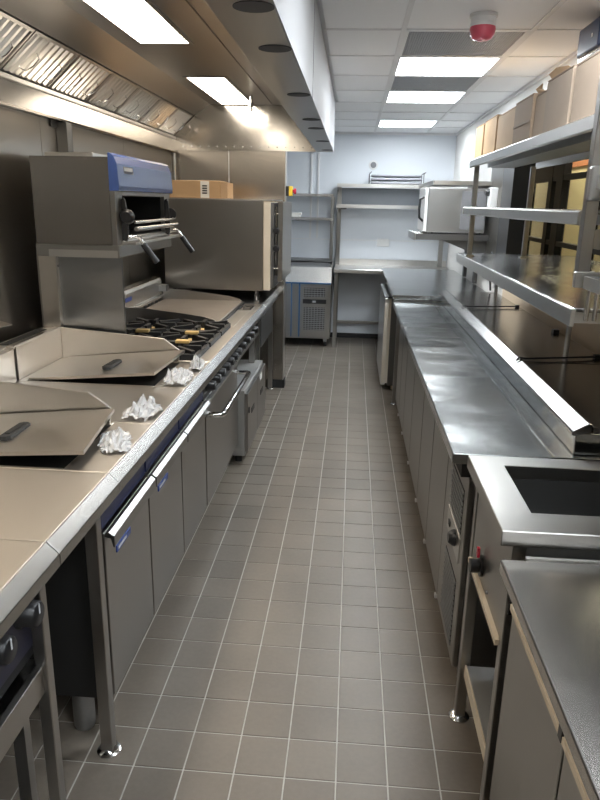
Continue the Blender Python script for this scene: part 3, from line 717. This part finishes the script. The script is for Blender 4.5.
for k, yk in enumerate((3.165, 3.905)):
    obj('rack_arm', B().prism([(-1.074, 1.630), (-1.062, 1.640), (-1.054, 1.625), (-1.046, 1.54), (-1.046, 1.47), (-1.055, 1.44), (-1.074, 1.45)], 'y', yk - .008, yk + .008), IRON, t)
    obj('pivot', B().lathe((-1.045, yk + (-.008 if k == 0 else .008), 1.555), [(.034, 0), (.034, -.012 if k == 0 else .012), (.024, -.03 if k == 0 else .03)], axis='y', n=20), BLACK, t)
    lv = obj('lever', B().tube([(-1.05, yk, 1.462), (-1.02, yk + .02, 1.468), (-1.003, yk + .03, 1.458), (-.990, yk + .035, 1.430)], .008, 10), CHROME, t)
    obj('grip', B().tube([(-.990, yk + .035, 1.432), (-.960, yk + .045, 1.385), (-.932, yk + .055, 1.345)], .015, 12), BLACK, lv)
obj('drip_tray', B().box(-1.074, -1.005, y0 + .06, y1 - .03, 1.4285, 1.443), ST_BRIGHT, t, bevel=.002)
# wall bracket over the salamander
single('wall_bracket', B().box(-1.556, -1.50, 3.63, 3.70, 1.60, 2.01).box(-1.556, -1.55, 3.56, 3.77, 1.98, 2.01), ST_DARK, 'dark steel strut between the hood and the salamander', 'bracket')
single('gas_pipe', B().tube([(-1.515, 5.86, .965), (-1.515, 5.86, 2.008)], .014, 10), CHROME, 'chrome pipe rising in the corner behind the oven', 'pipe')

# --- crumpled plastic film on the decks
def crumple(name, label, c, sx, sy, h, seed, rz=0.0):
    h *= .8; sx *= 1.2; sy *= 1.1; rnd = random.Random(seed); n = 16; b = B(); k0 = 0
    vs = []
    for i in range(n):
        for j in range(n):
            u, v = i / (n - 1) * 2 - 1, j / (n - 1) * 2 - 1
            r = math.sqrt(u * u + v * v); edge = max(0, 1 - r * .75)
            nz = mnoise.turbulence(Vector((u * 2.2 + seed, v * 2.2, seed * .37)), 3, True)
            z = h * (min(1, edge * 1.5) * (.15 + 1.1 * nz)) + .003
            px, py = u * sx * (1 + .15 * rnd.uniform(-1, 1)), v * sy * (1 + .15 * rnd.uniform(-1, 1))
            if r > 1.15: px *= .86; py *= .86
            vs.append((c[0] + px * math.cos(rz) - py * math.sin(rz), c[1] + px * math.sin(rz) + py * math.cos(rz), c[2] + z))
    b.add(vs, [(i * n + j, (i + 1) * n + j, (i + 1) * n + j + 1, i * n + j + 1) for i in range(n - 1) for j in range(n - 1)])
    o = single(name, b, FILM, label, 'plastic film', 'scraps of plastic film on the cook line')
    m = o.modifiers.new('thickness', 'SOLIDIFY'); m.thickness = .0012
    for p_ in o.data.polygons: p_.use_smooth = False
    return o
crumple('plastic_film', 'crumpled clear plastic film at the front corner of the near fryer lid', (-.712, 1.93, .9), .040, .085, .05, 3, .3)
crumple('plastic_film', 'crumpled clear plastic film on the infill cupboard deck', (-.72, 2.235, .9), .045, .070, .070, 5, -.2)
crumple('plastic_film', 'crumpled clear plastic film in front of the farther fryer lid', (-.715, 2.73, .9), .045, .11, .075, 8, .1)
crumple('plastic_film', 'crumpled white plastic film beside the nearest pan support', (-.690, 2.965, .9), .026, .075, .065, 11, .1)

# ================================================================ RIGHT SIDE
# --- refrigerated prep counter
FX = 0.40
t = thing('prep_counter_fridge', 'long low counter fridge with polished top and a row of steel doors', 'counter fridge', (.75, 3.7, 0))
y0, y1 = 2.005, 5.36
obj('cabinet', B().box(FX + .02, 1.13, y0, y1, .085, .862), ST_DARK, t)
obj('worktop', B().box(.335, .640, y0 - .02, y1, .862, .900), ST_TOP, t, bevel=.004, seg=2)
obj('rear_worktop', B().box(.642, 1.135, y0 - .02, y1, .862, .8995), ST_TOP, t, bevel=.001)
obj('top_joint', B().box(.336, .64, 3.905, 3.911, .8985, .9006), ST_DARK, t)
doors = [(2.46, 2.915), (2.925, 3.38), (3.39, 3.935), (3.945, 4.50), (4.51, 4.93), (4.94, 5.35)]
for a, b_ in doors:
    a += .004; b_ -= .004; d = obj('door', B().box(FX, FX + .02, a, b_, .10, .80), ST_Z, t, bevel=.003)
    obj('handle_lip', B().prism([(FX, .800), (FX - .018, .806), (FX - .022, .790), (FX - .018, .775), (FX - .012, .788), (FX, .788)], 'y', a, b_), ST_BRIGHT, d)
    obj('hinge_cap', B().box(FX - .006, FX + .02, a + .002, a + .022, .082, .098), WHITE_P, d)
mp = obj('machine_panel', B().box(FX, FX + .02, y0 + .01, 2.45, .10, .80), ST_Z, t, bevel=.003)
for (za, zb, nm) in ((.575, .735, 8), (.14, .40, 13)):
    obj('grille_recess', B().box(FX - .001, FX, 2.075, 2.33, za, zb), VOID, mp)
    for k in range(nm):
        zz = za + (k + .5) * (zb - za) / nm; obj('slat', B().box(FX - .005, FX - .001, 2.075, 2.33, zz - .005, zz + .003), GALV, mp)
obj('control_plate', B().box(FX - .003, FX, 2.07, 2.35, .47, .56), ST_BRIGHT, mp)
obj('thermostat_knob', B().lathe((FX - .003, 2.16, .520), [(.030, 0), (.028, -.010), (.018, -.024)], axis='x', n=18), BLACK, mp)
obj('power_button', B().box(FX - .007, FX - .003, 2.27, 2.30, .505, .525), BLACK, mp)
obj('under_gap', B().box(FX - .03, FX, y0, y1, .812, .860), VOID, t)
for xx in (FX + .06, 1.05):
    for yy in (2.08, 3.2, 4.4, 5.25): obj('foot', B().lathe((xx, yy, 0), [(.022, 0), (.026, .01), (.020, .085)], n=12), GALV, t)

# --- cold ingredient rail behind the worktop
t = thing('ingredient_rail', 'raised cold rail with sloping steel front edge and dark steel covers', 'cold rail', (.92, 3.7, .9))
y0, y1 = 2.012, 5.40
obj('housing', B().box(.706, 1.135, y0, y1 - .05, .9005, .972), ST_TOP, t, bevel=.003)
segs = [(y0, 2.905), (2.912, 4.44), (4.447, y1 - .02)]
for a, b_ in segs:
    obj('front_edge', B().prism([(.694, .962), (.694, .976), (.698, .979), (.742, 1.004), (.752, 1.001), (.752, .972), (.706, .962)], 'y', a, b_), ST_RAIL, t, bevel=.002)
    obj('cover', B().box(.756, 1.13, a + .004, b_ - .004, .972, .992), ST_MATT, t, bevel=.002)
for yy in (2.908, 4.443):
    obj('divider_rod', B().tube([(.722, yy - .012, .998), (.735, yy, 1.010), (.765, yy + .01, 1.004), (1.08, yy + .10, 1.002), (1.11, yy + .11, .996)], .004, 8), BLACK, t)
    obj('rod_end', B().box(1.09, 1.115, yy + .10, yy + .125, .992, 1.010), BLACK, t)
obj('cover_clip', B().box(1.08, 1.11, 3.62, 3.66, .992, 1.012), BLACK, t)
# --- power cable and socket by the rail
t = thing('wall_socket', 'grey socket box low on the right wall beside the pass shelf end', 'socket', (1.14, 5.45, 1.0))
obj('back_box', B().box(1.10, 1.149, 5.43, 5.53, 1.02, 1.12), WHITE_P, t, bevel=.004)
obj('switch', B().box(1.094, 1.10, 5.47, 5.49, 1.06, 1.08), BLACK, t)
single('power_cable', B().tube([(1.085, 5.46, 1.29), (1.06, 5.36, 1.24), (1.045, 5.30, 1.16), (1.06, 5.30, 1.08), (1.08, 5.36, 1.01)], .008, 8), BLACK, 'black power cable looping under the far end of the pass shelf', 'cable')

# --- pass gantry: thick pass shelf, two upper shelves, posts
t = thing('pass_shelf', 'thick steel pass shelf running along the serving opening, lowest of the three', 'shelf', (1.0, 3.4, 1.2855))
obj('shelf_top', B().box(.70, 1.46, 2.17, 4.66, 1.318, 1.332), ST_TOP, t, bevel=.002)
obj('front_lip', B().box(.692, .706, 2.166, 4.664, 1.274, 1.330), ST_BRIGHT, t, bevel=.002)
obj('end_lip', B().box(.706, 1.145, 2.166, 2.180, 1.286, 1.319), ST_BRIGHT, t)
obj('end_lip', B().box(.706, 1.145, 4.65, 4.664, 1.286, 1.319), ST_BRIGHT, t)
obj('underside', B().box(.710, 1.145, 2.185, 4.645, 1.300, 1.312), ST_DARK, t)
for yy in (3.0, 4.58): obj('support_rod', B().tube([(.96, yy, .9935), (.96, yy, 1.302)], .011, 10), GALV, t)
g = thing('gantry', 'two-tier steel gantry standing on the pass shelf, its top shelf holding cardboard boxes', 'gantry', (.9, 3.3, 1.3325))
for nm, ya, yb, za, zb, xb in (('middle_shelf', 2.24, 4.58, 1.582, 1.628, 1.08), ('top_shelf', 2.165, 4.47, 1.860, 1.906, 1.10)):
    s_ = obj(nm, B().box(.714, xb, ya, yb, zb - .012, zb), ST_TOP, g)
    obj('front_lip', B().prism([(.698, za + .004), (.706, za), (.714, za), (.714, zb), (.706, zb), (.698, zb - .006)], 'y', ya, yb), ST_BRIGHT, s_)
    obj('rear_lip', B().box(xb, xb + .008, ya, yb, za, zb), ST_BRIGHT, s_)
    obj('stiffener', B().box(.80, .95, ya + .05, yb - .05, za, zb - .012), GALV, s_)
for (xa, ya, zt) in ((.716, 4.36, 1.868), (1.05, 4.36, 1.868), (1.05, 2.30, 1.868)):
    ps = obj('post', B().box(xa, xa + .028, ya, ya + .028, 1.3325, zt), ST_Z, g, bevel=.002)
    obj('base_cap', B().box(xa - .012, xa + .040, ya - .012, ya + .040, 1.3325, 1.340), CHROME, ps)
g2 = thing('gantry', 'near gantry unit cut by the right frame edge, upright post with rounded crossbar', 'gantry', (.9, 1.3, .869))
obj('end_post', B().box(.680, .716, 2.119, 2.155, 1.42, 2.10), ST_Z, g2, bevel=.002)
obj('end_crossbar', B().box(.672, 1.10, 2.085, 2.115, 1.655, 1.752), ST_BRIGHT, g2, bevel=.008, seg=2)
obj('end_hook', B().lathe((.736, 2.13, 1.545), [(.030, 0), (.030, .012), (.02, .014)], axis='y', n=18), ST_Z, g2)
obj('end_bottom_rail', B().box(.669, 1.10, 2.100, 2.118, 1.404, 1.450), ST_BRIGHT, g2, bevel=.002)
for xx in (.78, .86): obj('end_slat', B().box(xx, xx + .022, 2.12, 2.14, 1.45, 1.655), ST_Z, g2)
for xx in (.728, .752, .785): obj('support_rod', B().tube([(xx, 2.13, .9005 if xx < .7 else 1.30), (xx, 2.13, 1.452)], .008, 8), CHROME, g2)
for za, zb in ((1.404, 1.440), (1.690, 1.726), (2.064, 2.10)):  # unseen shelves, added dark to shade the bench and its reflection
    obj('shelf_board', B().box(.700, 1.10, .30, 2.084, zb - .012, zb), ST_DARK, g2)
    obj('front_lip', B().box(.690, .700, .30, 2.084, za, zb), ST_BRIGHT, g2)
for (xa, ya) in ((.72, .32), (1.06, .32), (1.06, 2.04)):
    obj('post', B().box(xa, xa + .03, ya, ya + .03, .869 if ya < 1 else 1.404, 2.07), ST_Z, g2, bevel=.002)

# --- cardboard boxes on the top shelf
bx = [(2.18, 2.555, .185, 3), (2.575, 2.900, .190, 3), (2.915, 3.085, .165, 2), (3.10, 3.425, .178, 2), (3.44, 3.84, .172, 1), (3.86, 4.20, .185, 0), (4.215, 4.465, .180, 0)]
labs = ['grey-brown cardboard box on the top shelf nearest the gantry end post', 'grey-brown cardboard box with an open torn flap on the top shelf', 'narrow brown cardboard box on the top shelf beside the torn flap',
        'brown cardboard box with a cross seam, fourth from the far shelf end', 'tan cardboard box third from the far end of the top shelf', 'tan cardboard box second from the far end of the top shelf', 'small bright tan cardboard box at the far end of the top shelf']
for (ya, yb, h, mi), lab in zip(bx, labs):
    c = thing('cardboard_box', lab, 'box', (.91, (ya + yb) / 2, 1.9065), 'cardboard boxes on the top shelf')
    jx = random.uniform(-.006, .006)
    obj('carton', B().box(.728 + jx, 1.07, ya, yb, 1.9065, 1.9065 + h), CARD[mi], c, bevel=.004)
    obj('lid_flap', B().slab([(.728 + jx, ya + .004, 1.907 + h), (.728 + jx, yb - .004, 1.907 + h), (.90, yb - .004, 1.912 + h), (.90, ya + .004, 1.912 + h)], (0, 0, .004)), CARD[mi], c)
    if 'cross seam' in lab: obj('tape', B().box(.725 + jx, .7285 + jx, ya + .005, yb - .005, 1.98, 1.99), CARD[3], c)
    if 'torn' in lab: obj('torn_flap', B().slab([(.745, ya + .05, 1.907 + h), (.745, yb - .01, 1.907 + h), (.725, yb, 1.935 + h), (.73, yb - .08, 1.945 + h), (.735, ya + .12, 1.93 + h)], (.004, 0, 0)), CARD[1], c)

# --- hot well (bain-marie) stand
t = thing('bain_marie', 'open-topped steel hot well on legs with red pointer knob', 'bain marie', (.75, 1.67, 0))
y0, y1, zt = 1.435, 1.925, .918
obj('top_frame', B().ring(.370, 1.13, y0, y1, .878, zt, .462, 1.04, y0 + .105, y1 - .075), ST_MATT2, t, bevel=.002)
wl_ = B(); a0, a1, b0, b1 = .462, 1.04, y0 + .105, y1 - .075
wl_.box(a0 - .004, a0, b0, b1, .70, .878); wl_.box(a1, a1 + .004, b0, b1, .70, .878); wl_.box(a0, a1, b0 - .004, b0, .70, .878); wl_.box(a0, a1, b1, b1 + .004, .70, .878); wl_.box(a0, a1, b0, b1, .696, .70)
obj('well', wl_, ST_DARK, t)
obj('front_panel', B().box(.402, .416, y0 + .03, y1 - .05, .605, .878), ST_Z, t, bevel=.002)
obj('lower_ledge', B().box(.390, .445, y0 + .03, y1 - .05, .590, .605), CREAM, t)  # the cream here is a reflection put into the colour
obj('end_strip', B().box(.416, 1.12, y0 + .012, y0 + .022, .62, .878), ST_BRIGHT, t)
obj('far_side', B().box(.416, 1.12, y1 - .05, y1 - .04, .56, .878), ST_Z, t)
obj('base_shelf', B().box(.420, 1.10, y0 + .03, y1 - .05, .195, .215), ST_SATIN, t, bevel=.002)
obj('base_shelf_edge', B().box(.414, .420, y0 + .03, y1 - .05, .175, .217), CREAM, t)
obj('back_panel', B().box(1.10, 1.11, y0 + .03, y1 - .05, .185, .70), ST_DARK, t)
kb = obj('knob', B().lathe((.402, 1.735, .655), [(.030, 0), (.030, -.008), (.020, -.010), (.020, -.034)], axis='x', n=18), BLACK, t)
obj('red_pointer', B().box(.384, .392, 1.730, 1.742, .683, .712), RED, kb)
obj('indicator', B().lathe((.402, 1.64, .630), [(.006, 0), (.005, -.006)], axis='x', n=10), DIAL, t)
for (xa, ya) in ((.400, y1 - .046), (.400, y0 + .006), (1.08, y1 - .046), (1.08, y0 + .006)):
    lg = obj('leg', B().box(xa, xa + .032, ya, ya + .032, .014, .878), ST_Z, t, bevel=.002)
    obj('flange_foot', B().lathe((xa + .016, ya + .016, 0), [(.034, 0), (.034, .005), (.02, .016)], n=16), CHROME, lg)
obj('cord_grip', B().box(.405, .425, y0 - .004, y0 + .006, .70, .735), BLACK, t)

# --- near bench with cupboard doors
t = thing('cupboard_bench', 'near steel worktop over cupboard doors with cream handle strips, lower right', 'bench', (.75, .6, 0))
y0, y1 = -.35, 1.395
obj('worktop', B().box(.362, 1.13, y0, y1, .835, .868), ST_MATT, t, bevel=.004, seg=2)
obj('back_edge', B().box(.42, 1.13, y1, y1 + .010, .838, .872), ST_BRIGHT, t)
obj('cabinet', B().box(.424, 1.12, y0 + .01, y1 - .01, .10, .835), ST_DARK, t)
for a, b_ in ((.995, 1.388), (.535, .985), (.08, .525), (-.34, .07)):
    d = obj('door', B().box(.402, .420, a, b_, .09, .745), ST_Z, t, bevel=.002)
    obj('handle_strip', B().prism([(.402, .740), (.395, .743), (.395, .757), (.414, .764), (.420, .762), (.420, .745), (.402, .745)], 'y', a, b_), CREAM, d)
    obj('bumper', B().box(.394, .422, a - .008, a + .010, .742, .772), BLACK, d)
for xx in (.50, 1.05):
    for yy in (-.28, .52, 1.30): obj('foot', B().lathe((xx, yy, 0), [(.025, 0), (.025, .10)], n=14), GALV, t)

# --- far worktop and the fridge below
t = thing('corner_worktop', 'deep steel corner worktop beyond the prep counter, on square legs', 'worktop', (.74, 6.6, 0))
obj('top', B().box(.335, 1.14, 5.425, 7.77, .905, .942), ST_TOP, t, bevel=.004, seg=2)
obj('front_apron', B().box(.345, 1.13, 5.44, 5.45, .86, .905), ST_BRIGHT, t)
for (xa, ya) in ((.385, 5.52), (1.08, 5.52), (.385, 7.70), (1.08, 7.70)):
    lg = obj('leg', B().box(xa, xa + .036, ya, ya + .036, .012, .905), ST_Z, t, bevel=.002)
    obj('flange_foot', B().lathe((xa + .018, ya + .018, 0), [(.03, 0), (.03, .005), (.02, .014)], n=14), CHROME, lg)
obj('side_rail', B().box(.388, .418, 5.56, 7.70, .84, .905), ST_DARK, t)
t = thing('undercounter_fridge', 'small undercounter fridge with pale door tucked below the corner worktop', 'fridge', (.6, 6.4, 0))
obj('cabinet', B().box(.360, .95, 5.96, 6.95, .05, .835), ST_DARK, t, bevel=.003)
d = obj('door', B().box(.298, .340, 5.95, 6.95, .06, .845), ST_BRIGHT, t, bevel=.004)
obj('gasket', B().box(.340, .360, 5.955, 6.94, .075, .83), PALE, d)
obj('door_edge', B().box(.304, .337, 5.946, 5.951, .08, .80), PALE, d)
obj('top_trim', B().box(.298, .95, 5.95, 6.95, .845, .858), ST_DARK, t)
for yy in (6.03, 6.88):
    for xx in (.42, .88): obj('foot', B().lathe((xx, yy, 0), [(.02, 0), (.02, .05)], n=12), CREAM, t)

# --- back counter with double overshelf
t = thing('back_counter', 'steel counter along the back wall with two overshelves between upright posts', 'counter', (.45, 8.1, 0))
obj('top', B().box(-.205, 1.14, 7.785, 8.43, .872, .915), ST_BRIGHT, t, bevel=.004)
obj('upstand', B().box(-.205, 1.14, 8.425, 8.437, .915, .985), ST_BRIGHT, t)
for xa in (-.205, 1.03):
    obj('post', B().box(xa, xa + .05, 8.36, 8.41, .915, 1.85), ST_Z, t, bevel=.002)
for (xa, ya) in ((-.195, 7.80), (-.195, 8.38), (1.09, 7.80), (1.09, 8.38)):
    obj('leg', B().box(xa, xa + .038, ya, ya + .038, 0, .872), ST_Z, t, bevel=.002)
obj('lower_rail', B().box(-.157, 1.09, 8.385, 8.415, .19, .225), ST_Z, t)
for nm, za, zb in (('upper_overshelf', 1.812, 1.852), ('lower_overshelf', 1.585, 1.625)):
    sh = obj(nm, B().box(-.205, 1.08, 8.085, 8.36, zb - .010, zb), ST_Y, t)
    obj('shelf_lip', B().box(-.205, 1.08, 8.075, 8.085, za, zb), ST_BRIGHT, sh)
    obj('shelf_bracket', B().box(-.20, -.19, 8.09, 8.36, za - .05, zb - .01), ST_DARK, sh)
obj('back_sheet', B().box(-.155, 1.03, 8.405, 8.415, 1.625, 1.812), plain('grey_back_sheet', (.25, .27, .30), .4, .3), t)
obj('lamp_bracket', B().box(-.155, -.09, 8.12, 8.16, 1.57, 1.60), DIAL, t)
# oven racks on the upper shelf
for k, (dz, rot) in enumerate(((0.0, 0), (.036, .02), (.078, 0))):
    b = B(); za = 1.866 + dz
    b.tube([(.185, 8.10, za), (.745, 8.10, za + rot * .3), (.745, 8.34, za + rot * .3), (.185, 8.34, za), (.185, 8.10, za)], .011, 8)
    b.tube([(.190, 8.22, za), (.745, 8.22, za + rot * .3)], .006, 8)
    for j in range(9): xx = .235 + j * .06; b.tube([(xx, 8.10, za + .006), (xx, 8.34, za + .006)], .004, 6)
    single('oven_rack', b, RACKM, ('grey wire oven rack at the bottom of the pile on the back overshelf', 'grey wire oven rack in the middle of the pile on the back overshelf', 'grey wire oven rack on top of the pile on the back overshelf')[k], 'rack', 'pile of oven racks')
t = thing('rack_holder', 'pair of thin wire end hoops around the oven rack pile', 'holder', (.46, 8.2, 1.853))
for xx in (.160, .770):
    obj('end_hoop', B().tube([(xx, 8.09, 1.860), (xx, 8.09, 1.97), (xx + .02, 8.10, 1.985), (xx + .02, 8.34, 1.985), (xx, 8.35, 1.97), (xx, 8.35, 1.860)], .006, 6), RACKM, t)
# dial and blank plate on the back wall
t = thing('wall_dial', 'small round dark dial in a white ring on the back wall', 'dial', (.205, 8.44, 2.075))
obj('ring', B().lathe((.205, YB, 2.075), [(.055, 0), (.055, -.006), (.040, -.012)], axis='y', n=24), WHITE_P, t)
obj('face', B().lathe((.205, YB - .010, 2.075), [(.034, 0), (.034, -.008), (.025, -.010)], axis='y', n=20), DIAL, t)
t = thing('socket_plate', 'white double socket plate on the back wall above the counter', 'socket', (.36, 8.44, 1.18))
obj('plate', B().box(.29, .44, YB - .010, YB - .001, 1.14, 1.23), WHITE_P, t, bevel=.003)
for xx in (.315, .385): obj('switch', B().box(xx, xx + .025, YB - .014, YB - .010, 1.185, 1.205), WHITE_P, t)

# --- pizza-prep fridge in the back left corner
t = thing('refrigerated_prep_unit', 'refrigerated prep unit on castors with two front grilles, back left corner', 'fridge', (-.48, 8.1, 0))
x0, x1, ya = -.90, -.232, 7.80
obj('cabinet', B().box(x0, x1, ya, 8.40, .10, .742), ST_Z, t, bevel=.003)
d = obj('door', B().box(x0 + .01, -.600, ya - .018, ya, .12, .735), ST_Z, t, bevel=.002)
for xx in (-.690, -.598): obj('film_strip', B().box(xx, xx + .013, ya - .021, ya - .0005, .12, .738), FILMBLUE, d)
pn = obj('machine_panel', B().box(-.583, x1 + .002, ya - .016, ya, .12, .735), ST_Z, t, bevel=.002)
for (za, zb) in ((.592, .695), (.205, .470)):
    obj('grille_recess', B().box(-.540, -.295, ya - .0175, ya - .016, za, zb), VOID, pn)
    n = int((zb - za) / .022)
    for k in range(n): zz = za + (k + .5) * (zb - za) / n; obj('grille_slat', B().box(-.540, -.295, ya - .021, ya - .0175, zz - .005, zz + .004), GALV, pn)
    for k in range(7): xx = -.52 + k * .034; obj('grille_bar', B().box(xx, xx + .007, ya - .022, ya - .0175, za, zb), GALV, pn)
ct = obj('control_strip', B().box(-.552, -.280, ya - .019, ya - .016, .512, .562), BLACK, pn)
obj('display', B().box(-.44, -.40, ya - .0205, ya - .019, .525, .548), SILVER_PRINT, ct)
obj('film_edge', B().box(x0, x1, ya - .02, ya, .738, .750), FILMBLUE, t)
tp = obj('topping_hood', B().prism([(ya - .01, .750), (ya + .02, .93), (8.40, .965), (8.40, .750)], 'x', x0, x1 + .005), ST_Y, t, bevel=.003)
obj('hood_edge', B().box(x0, x1 - .03, ya + .03, ya + .05, .945, .975), DIAL, t)
for (xx, yy) in ((-.83, 7.87), (-.285, 7.87), (-.83, 8.33), (-.285, 8.33)):
    cs = obj('castor_fork', B().box(xx - .02, xx + .02, yy - .02, yy + .02, .055, .10), GALV, t)
    obj('castor_wheel', B().lathe((xx - .012, yy + .01, .0375), [(.034, 0), (.037, .006), (.037, .018), (.034, .024)], axis='x', n=18), RUBBER, cs)
# --- shelving above it
t = thing('wall_shelving', 'steel shelving rack above the refrigerated prep unit in the back corner', 'shelving', (-.5, 8.3, .98))
for zz in (1.735, 1.468):
    obj('shelf', B().box(-.95, -.245, 8.12, 8.42, zz - .03, zz), ST_Y, t, bevel=.002)
obj('post', B().box(-.272, -.240, 8.125, 8.157, .985, 1.705), ST_Z, t, bevel=.002)
obj('post', B().box(-.272, -.240, 8.385, 8.417, .985, 1.705), ST_Z, t, bevel=.002)
obj('post', B().box(-.95, -.918, 8.125, 8.157, .985, 1.705), ST_Z, t, bevel=.002)
obj('base_shelf', B().box(-.95, -.240, 8.12, 8.42, .967, .985), ST_DARK, t)
for k, (xa, dz, lab) in enumerate(((-.80, 0, 'white paper packet at the bottom of the small pile on the shelving'), (-.785, .026, 'white paper packet on top of the small pile on the shelving'))):
    single('paper_packet', B().box(xa, xa + .17, 8.13, 8.25, 1.4685 + dz, 1.4935 + dz), PAPER, lab, 'packet', 'packets on the shelving', bevel=.004)

# --- microwave oven on a wall bracket shelf
t = thing('bracket_shelf', 'steel bracket shelf on the right wall carrying the boxy oven', 'shelf', (.84, 6.3, 1.35))
obj('shelf_plate', B().box(.525, 1.149, 5.96, 6.62, 1.372, 1.398), ST_Y, t, bevel=.003)
obj('front_lip', B().box(.520, .532, 5.955, 6.625, 1.345, 1.402), ST_BRIGHT, t)
obj('near_lip', B().box(.532, 1.149, 5.955, 5.965, 1.350, 1.400), ST_DARK, t)
for yy in (6.02, 6.55): obj('wall_bracket', B().prism([(1.149, 1.372), (.70, 1.372), (1.149, 1.20)], 'y', yy, yy + .012), ST_DARK, t)
t = thing('microwave_oven', 'boxy stainless microwave oven with side handle on the bracket shelf', 'microwave', (.85, 6.3, 1.40))
obj('casing', B().box(.622, 1.11, 6.0, 6.55, 1.412, 1.775), ST_MICRO, t, bevel=.004)
d = obj('door', B().box(.594, .620, 6.0, 6.55, 1.418, 1.772), WHITE_P, t, bevel=.003)
obj('handle', B().tube([(.594, 6.06, 1.50), (.560, 6.06, 1.53), (.555, 6.06, 1.60), (.560, 6.06, 1.68), (.594, 6.06, 1.70)], .010, 8), BLACK, d)
obj('side_panel', B().box(.90, 1.10, 5.996, 6.0, 1.44, 1.75), DIAL, t)
for xx in (.66, 1.07):
    for yy in (6.05, 6.5): obj('foot', B().lathe((xx, yy, 1.3985), [(.018, 0), (.018, .016)], n=10), RUBBER, t)
t = thing('wall_shelf', 'steel wall shelf on the right wall just above the microwave oven', 'shelf', (.9, 6.6, 1.80))
obj('plate', B().box(.66, 1.149, 6.02, 7.35, 1.818, 1.832), ST_DARK, t)
obj('lip', B().box(.655, .665, 6.02, 7.35, 1.80, 1.834), ST_BRIGHT, t); obj('lip', B().box(.665, 1.149, 6.015, 6.025, 1.80, 1.834), ST_BRIGHT, t)
# tap-like fitting + conduits on the right wall
t = thing('wall_switch_box', 'white isolator switch box with black knob high on the right wall', 'switch', (1.12, 5.80, 1.62))
obj('enclosure', B().box(1.085, 1.143, 5.74, 5.86, 1.56, 1.78), WHITE_P, t, bevel=.005)
obj('rotary_knob', B().lathe((1.085, 5.80, 1.74), [(.028, 0), (.026, -.02), (.015, -.03)], axis='x', n=14), BLACK, t)
for k, (yy, mt) in enumerate(((6.35, ST_DARK), (6.95, ST_DARK))):
    single('wall_conduit', B().box(1.118, 1.149, yy, yy + .07, .95, 1.33), mt, 'steel conduit strip on the right wall below the bracket shelf, %s from the pass' % ordn[k], 'conduit', 'conduit strips on the right wall')

# --- emergency stop on the partition edge
t = thing('emergency_stop', 'yellow and black emergency stop box with red button on partition edge', 'switch', (-.55, 5.95, 1.68))
obj('back_plate', B().box(-.584, -.558, 5.935, 6.0, 1.685, 1.765), BLACK, t, bevel=.002)
obj('yellow_box', B().box(-.558, -.528, 5.935, 6.0, 1.685, 1.765), YELLOW, t, bevel=.003)
obj('button', B().lathe((-.528, 5.967, 1.725), [(.014, 0), (.014, .012), (.024, .014), (.022, .030)], axis='x', n=18), RED, t)

# --- fire beacon and fixture on the ceiling
t = thing('fire_beacon', 'round white ceiling fire alarm beacon with red lens', 'alarm', (.525, 3.31, 2.33))
obj('base', B().lathe((.525, 3.31, ZC), [(.060, .000), (.060, -.012), (.054, -.014), (.052, -.034), (.055, -.036), (.054, -.050)], n=28), WHITE_P, t)
obj('lens', B().lathe((.525, 3.31, ZC - .050), [(.054, 0), (.056, -.010), (.052, -.030), (.040, -.046), (.020, -.054)], n=28), LENS, t)
t = thing('boxed_fixture', 'grey boxed fixture with dark blue end under the ceiling, upper right edge', 'fixture', (1.06, 3.3, 2.29))
obj('case', B().box(1.00, 1.149, 3.18, 3.46, 2.29, 2.395), GALV, t, bevel=.01, seg=2)
obj('end_cap', B().box(.978, 1.00, 3.18, 3.46, 2.285, 2.40), plain('blue_end', (.02, .045, .12), .3), t, bevel=.008, seg=2)
obj('clip', B().box(.972, .980, 3.24, 3.26, 2.33, 2.345), CHROME, t)
obj('shelf_arm', B().box(.99, 1.149, 3.17, 3.47, 2.270, 2.280), CHROME, t)
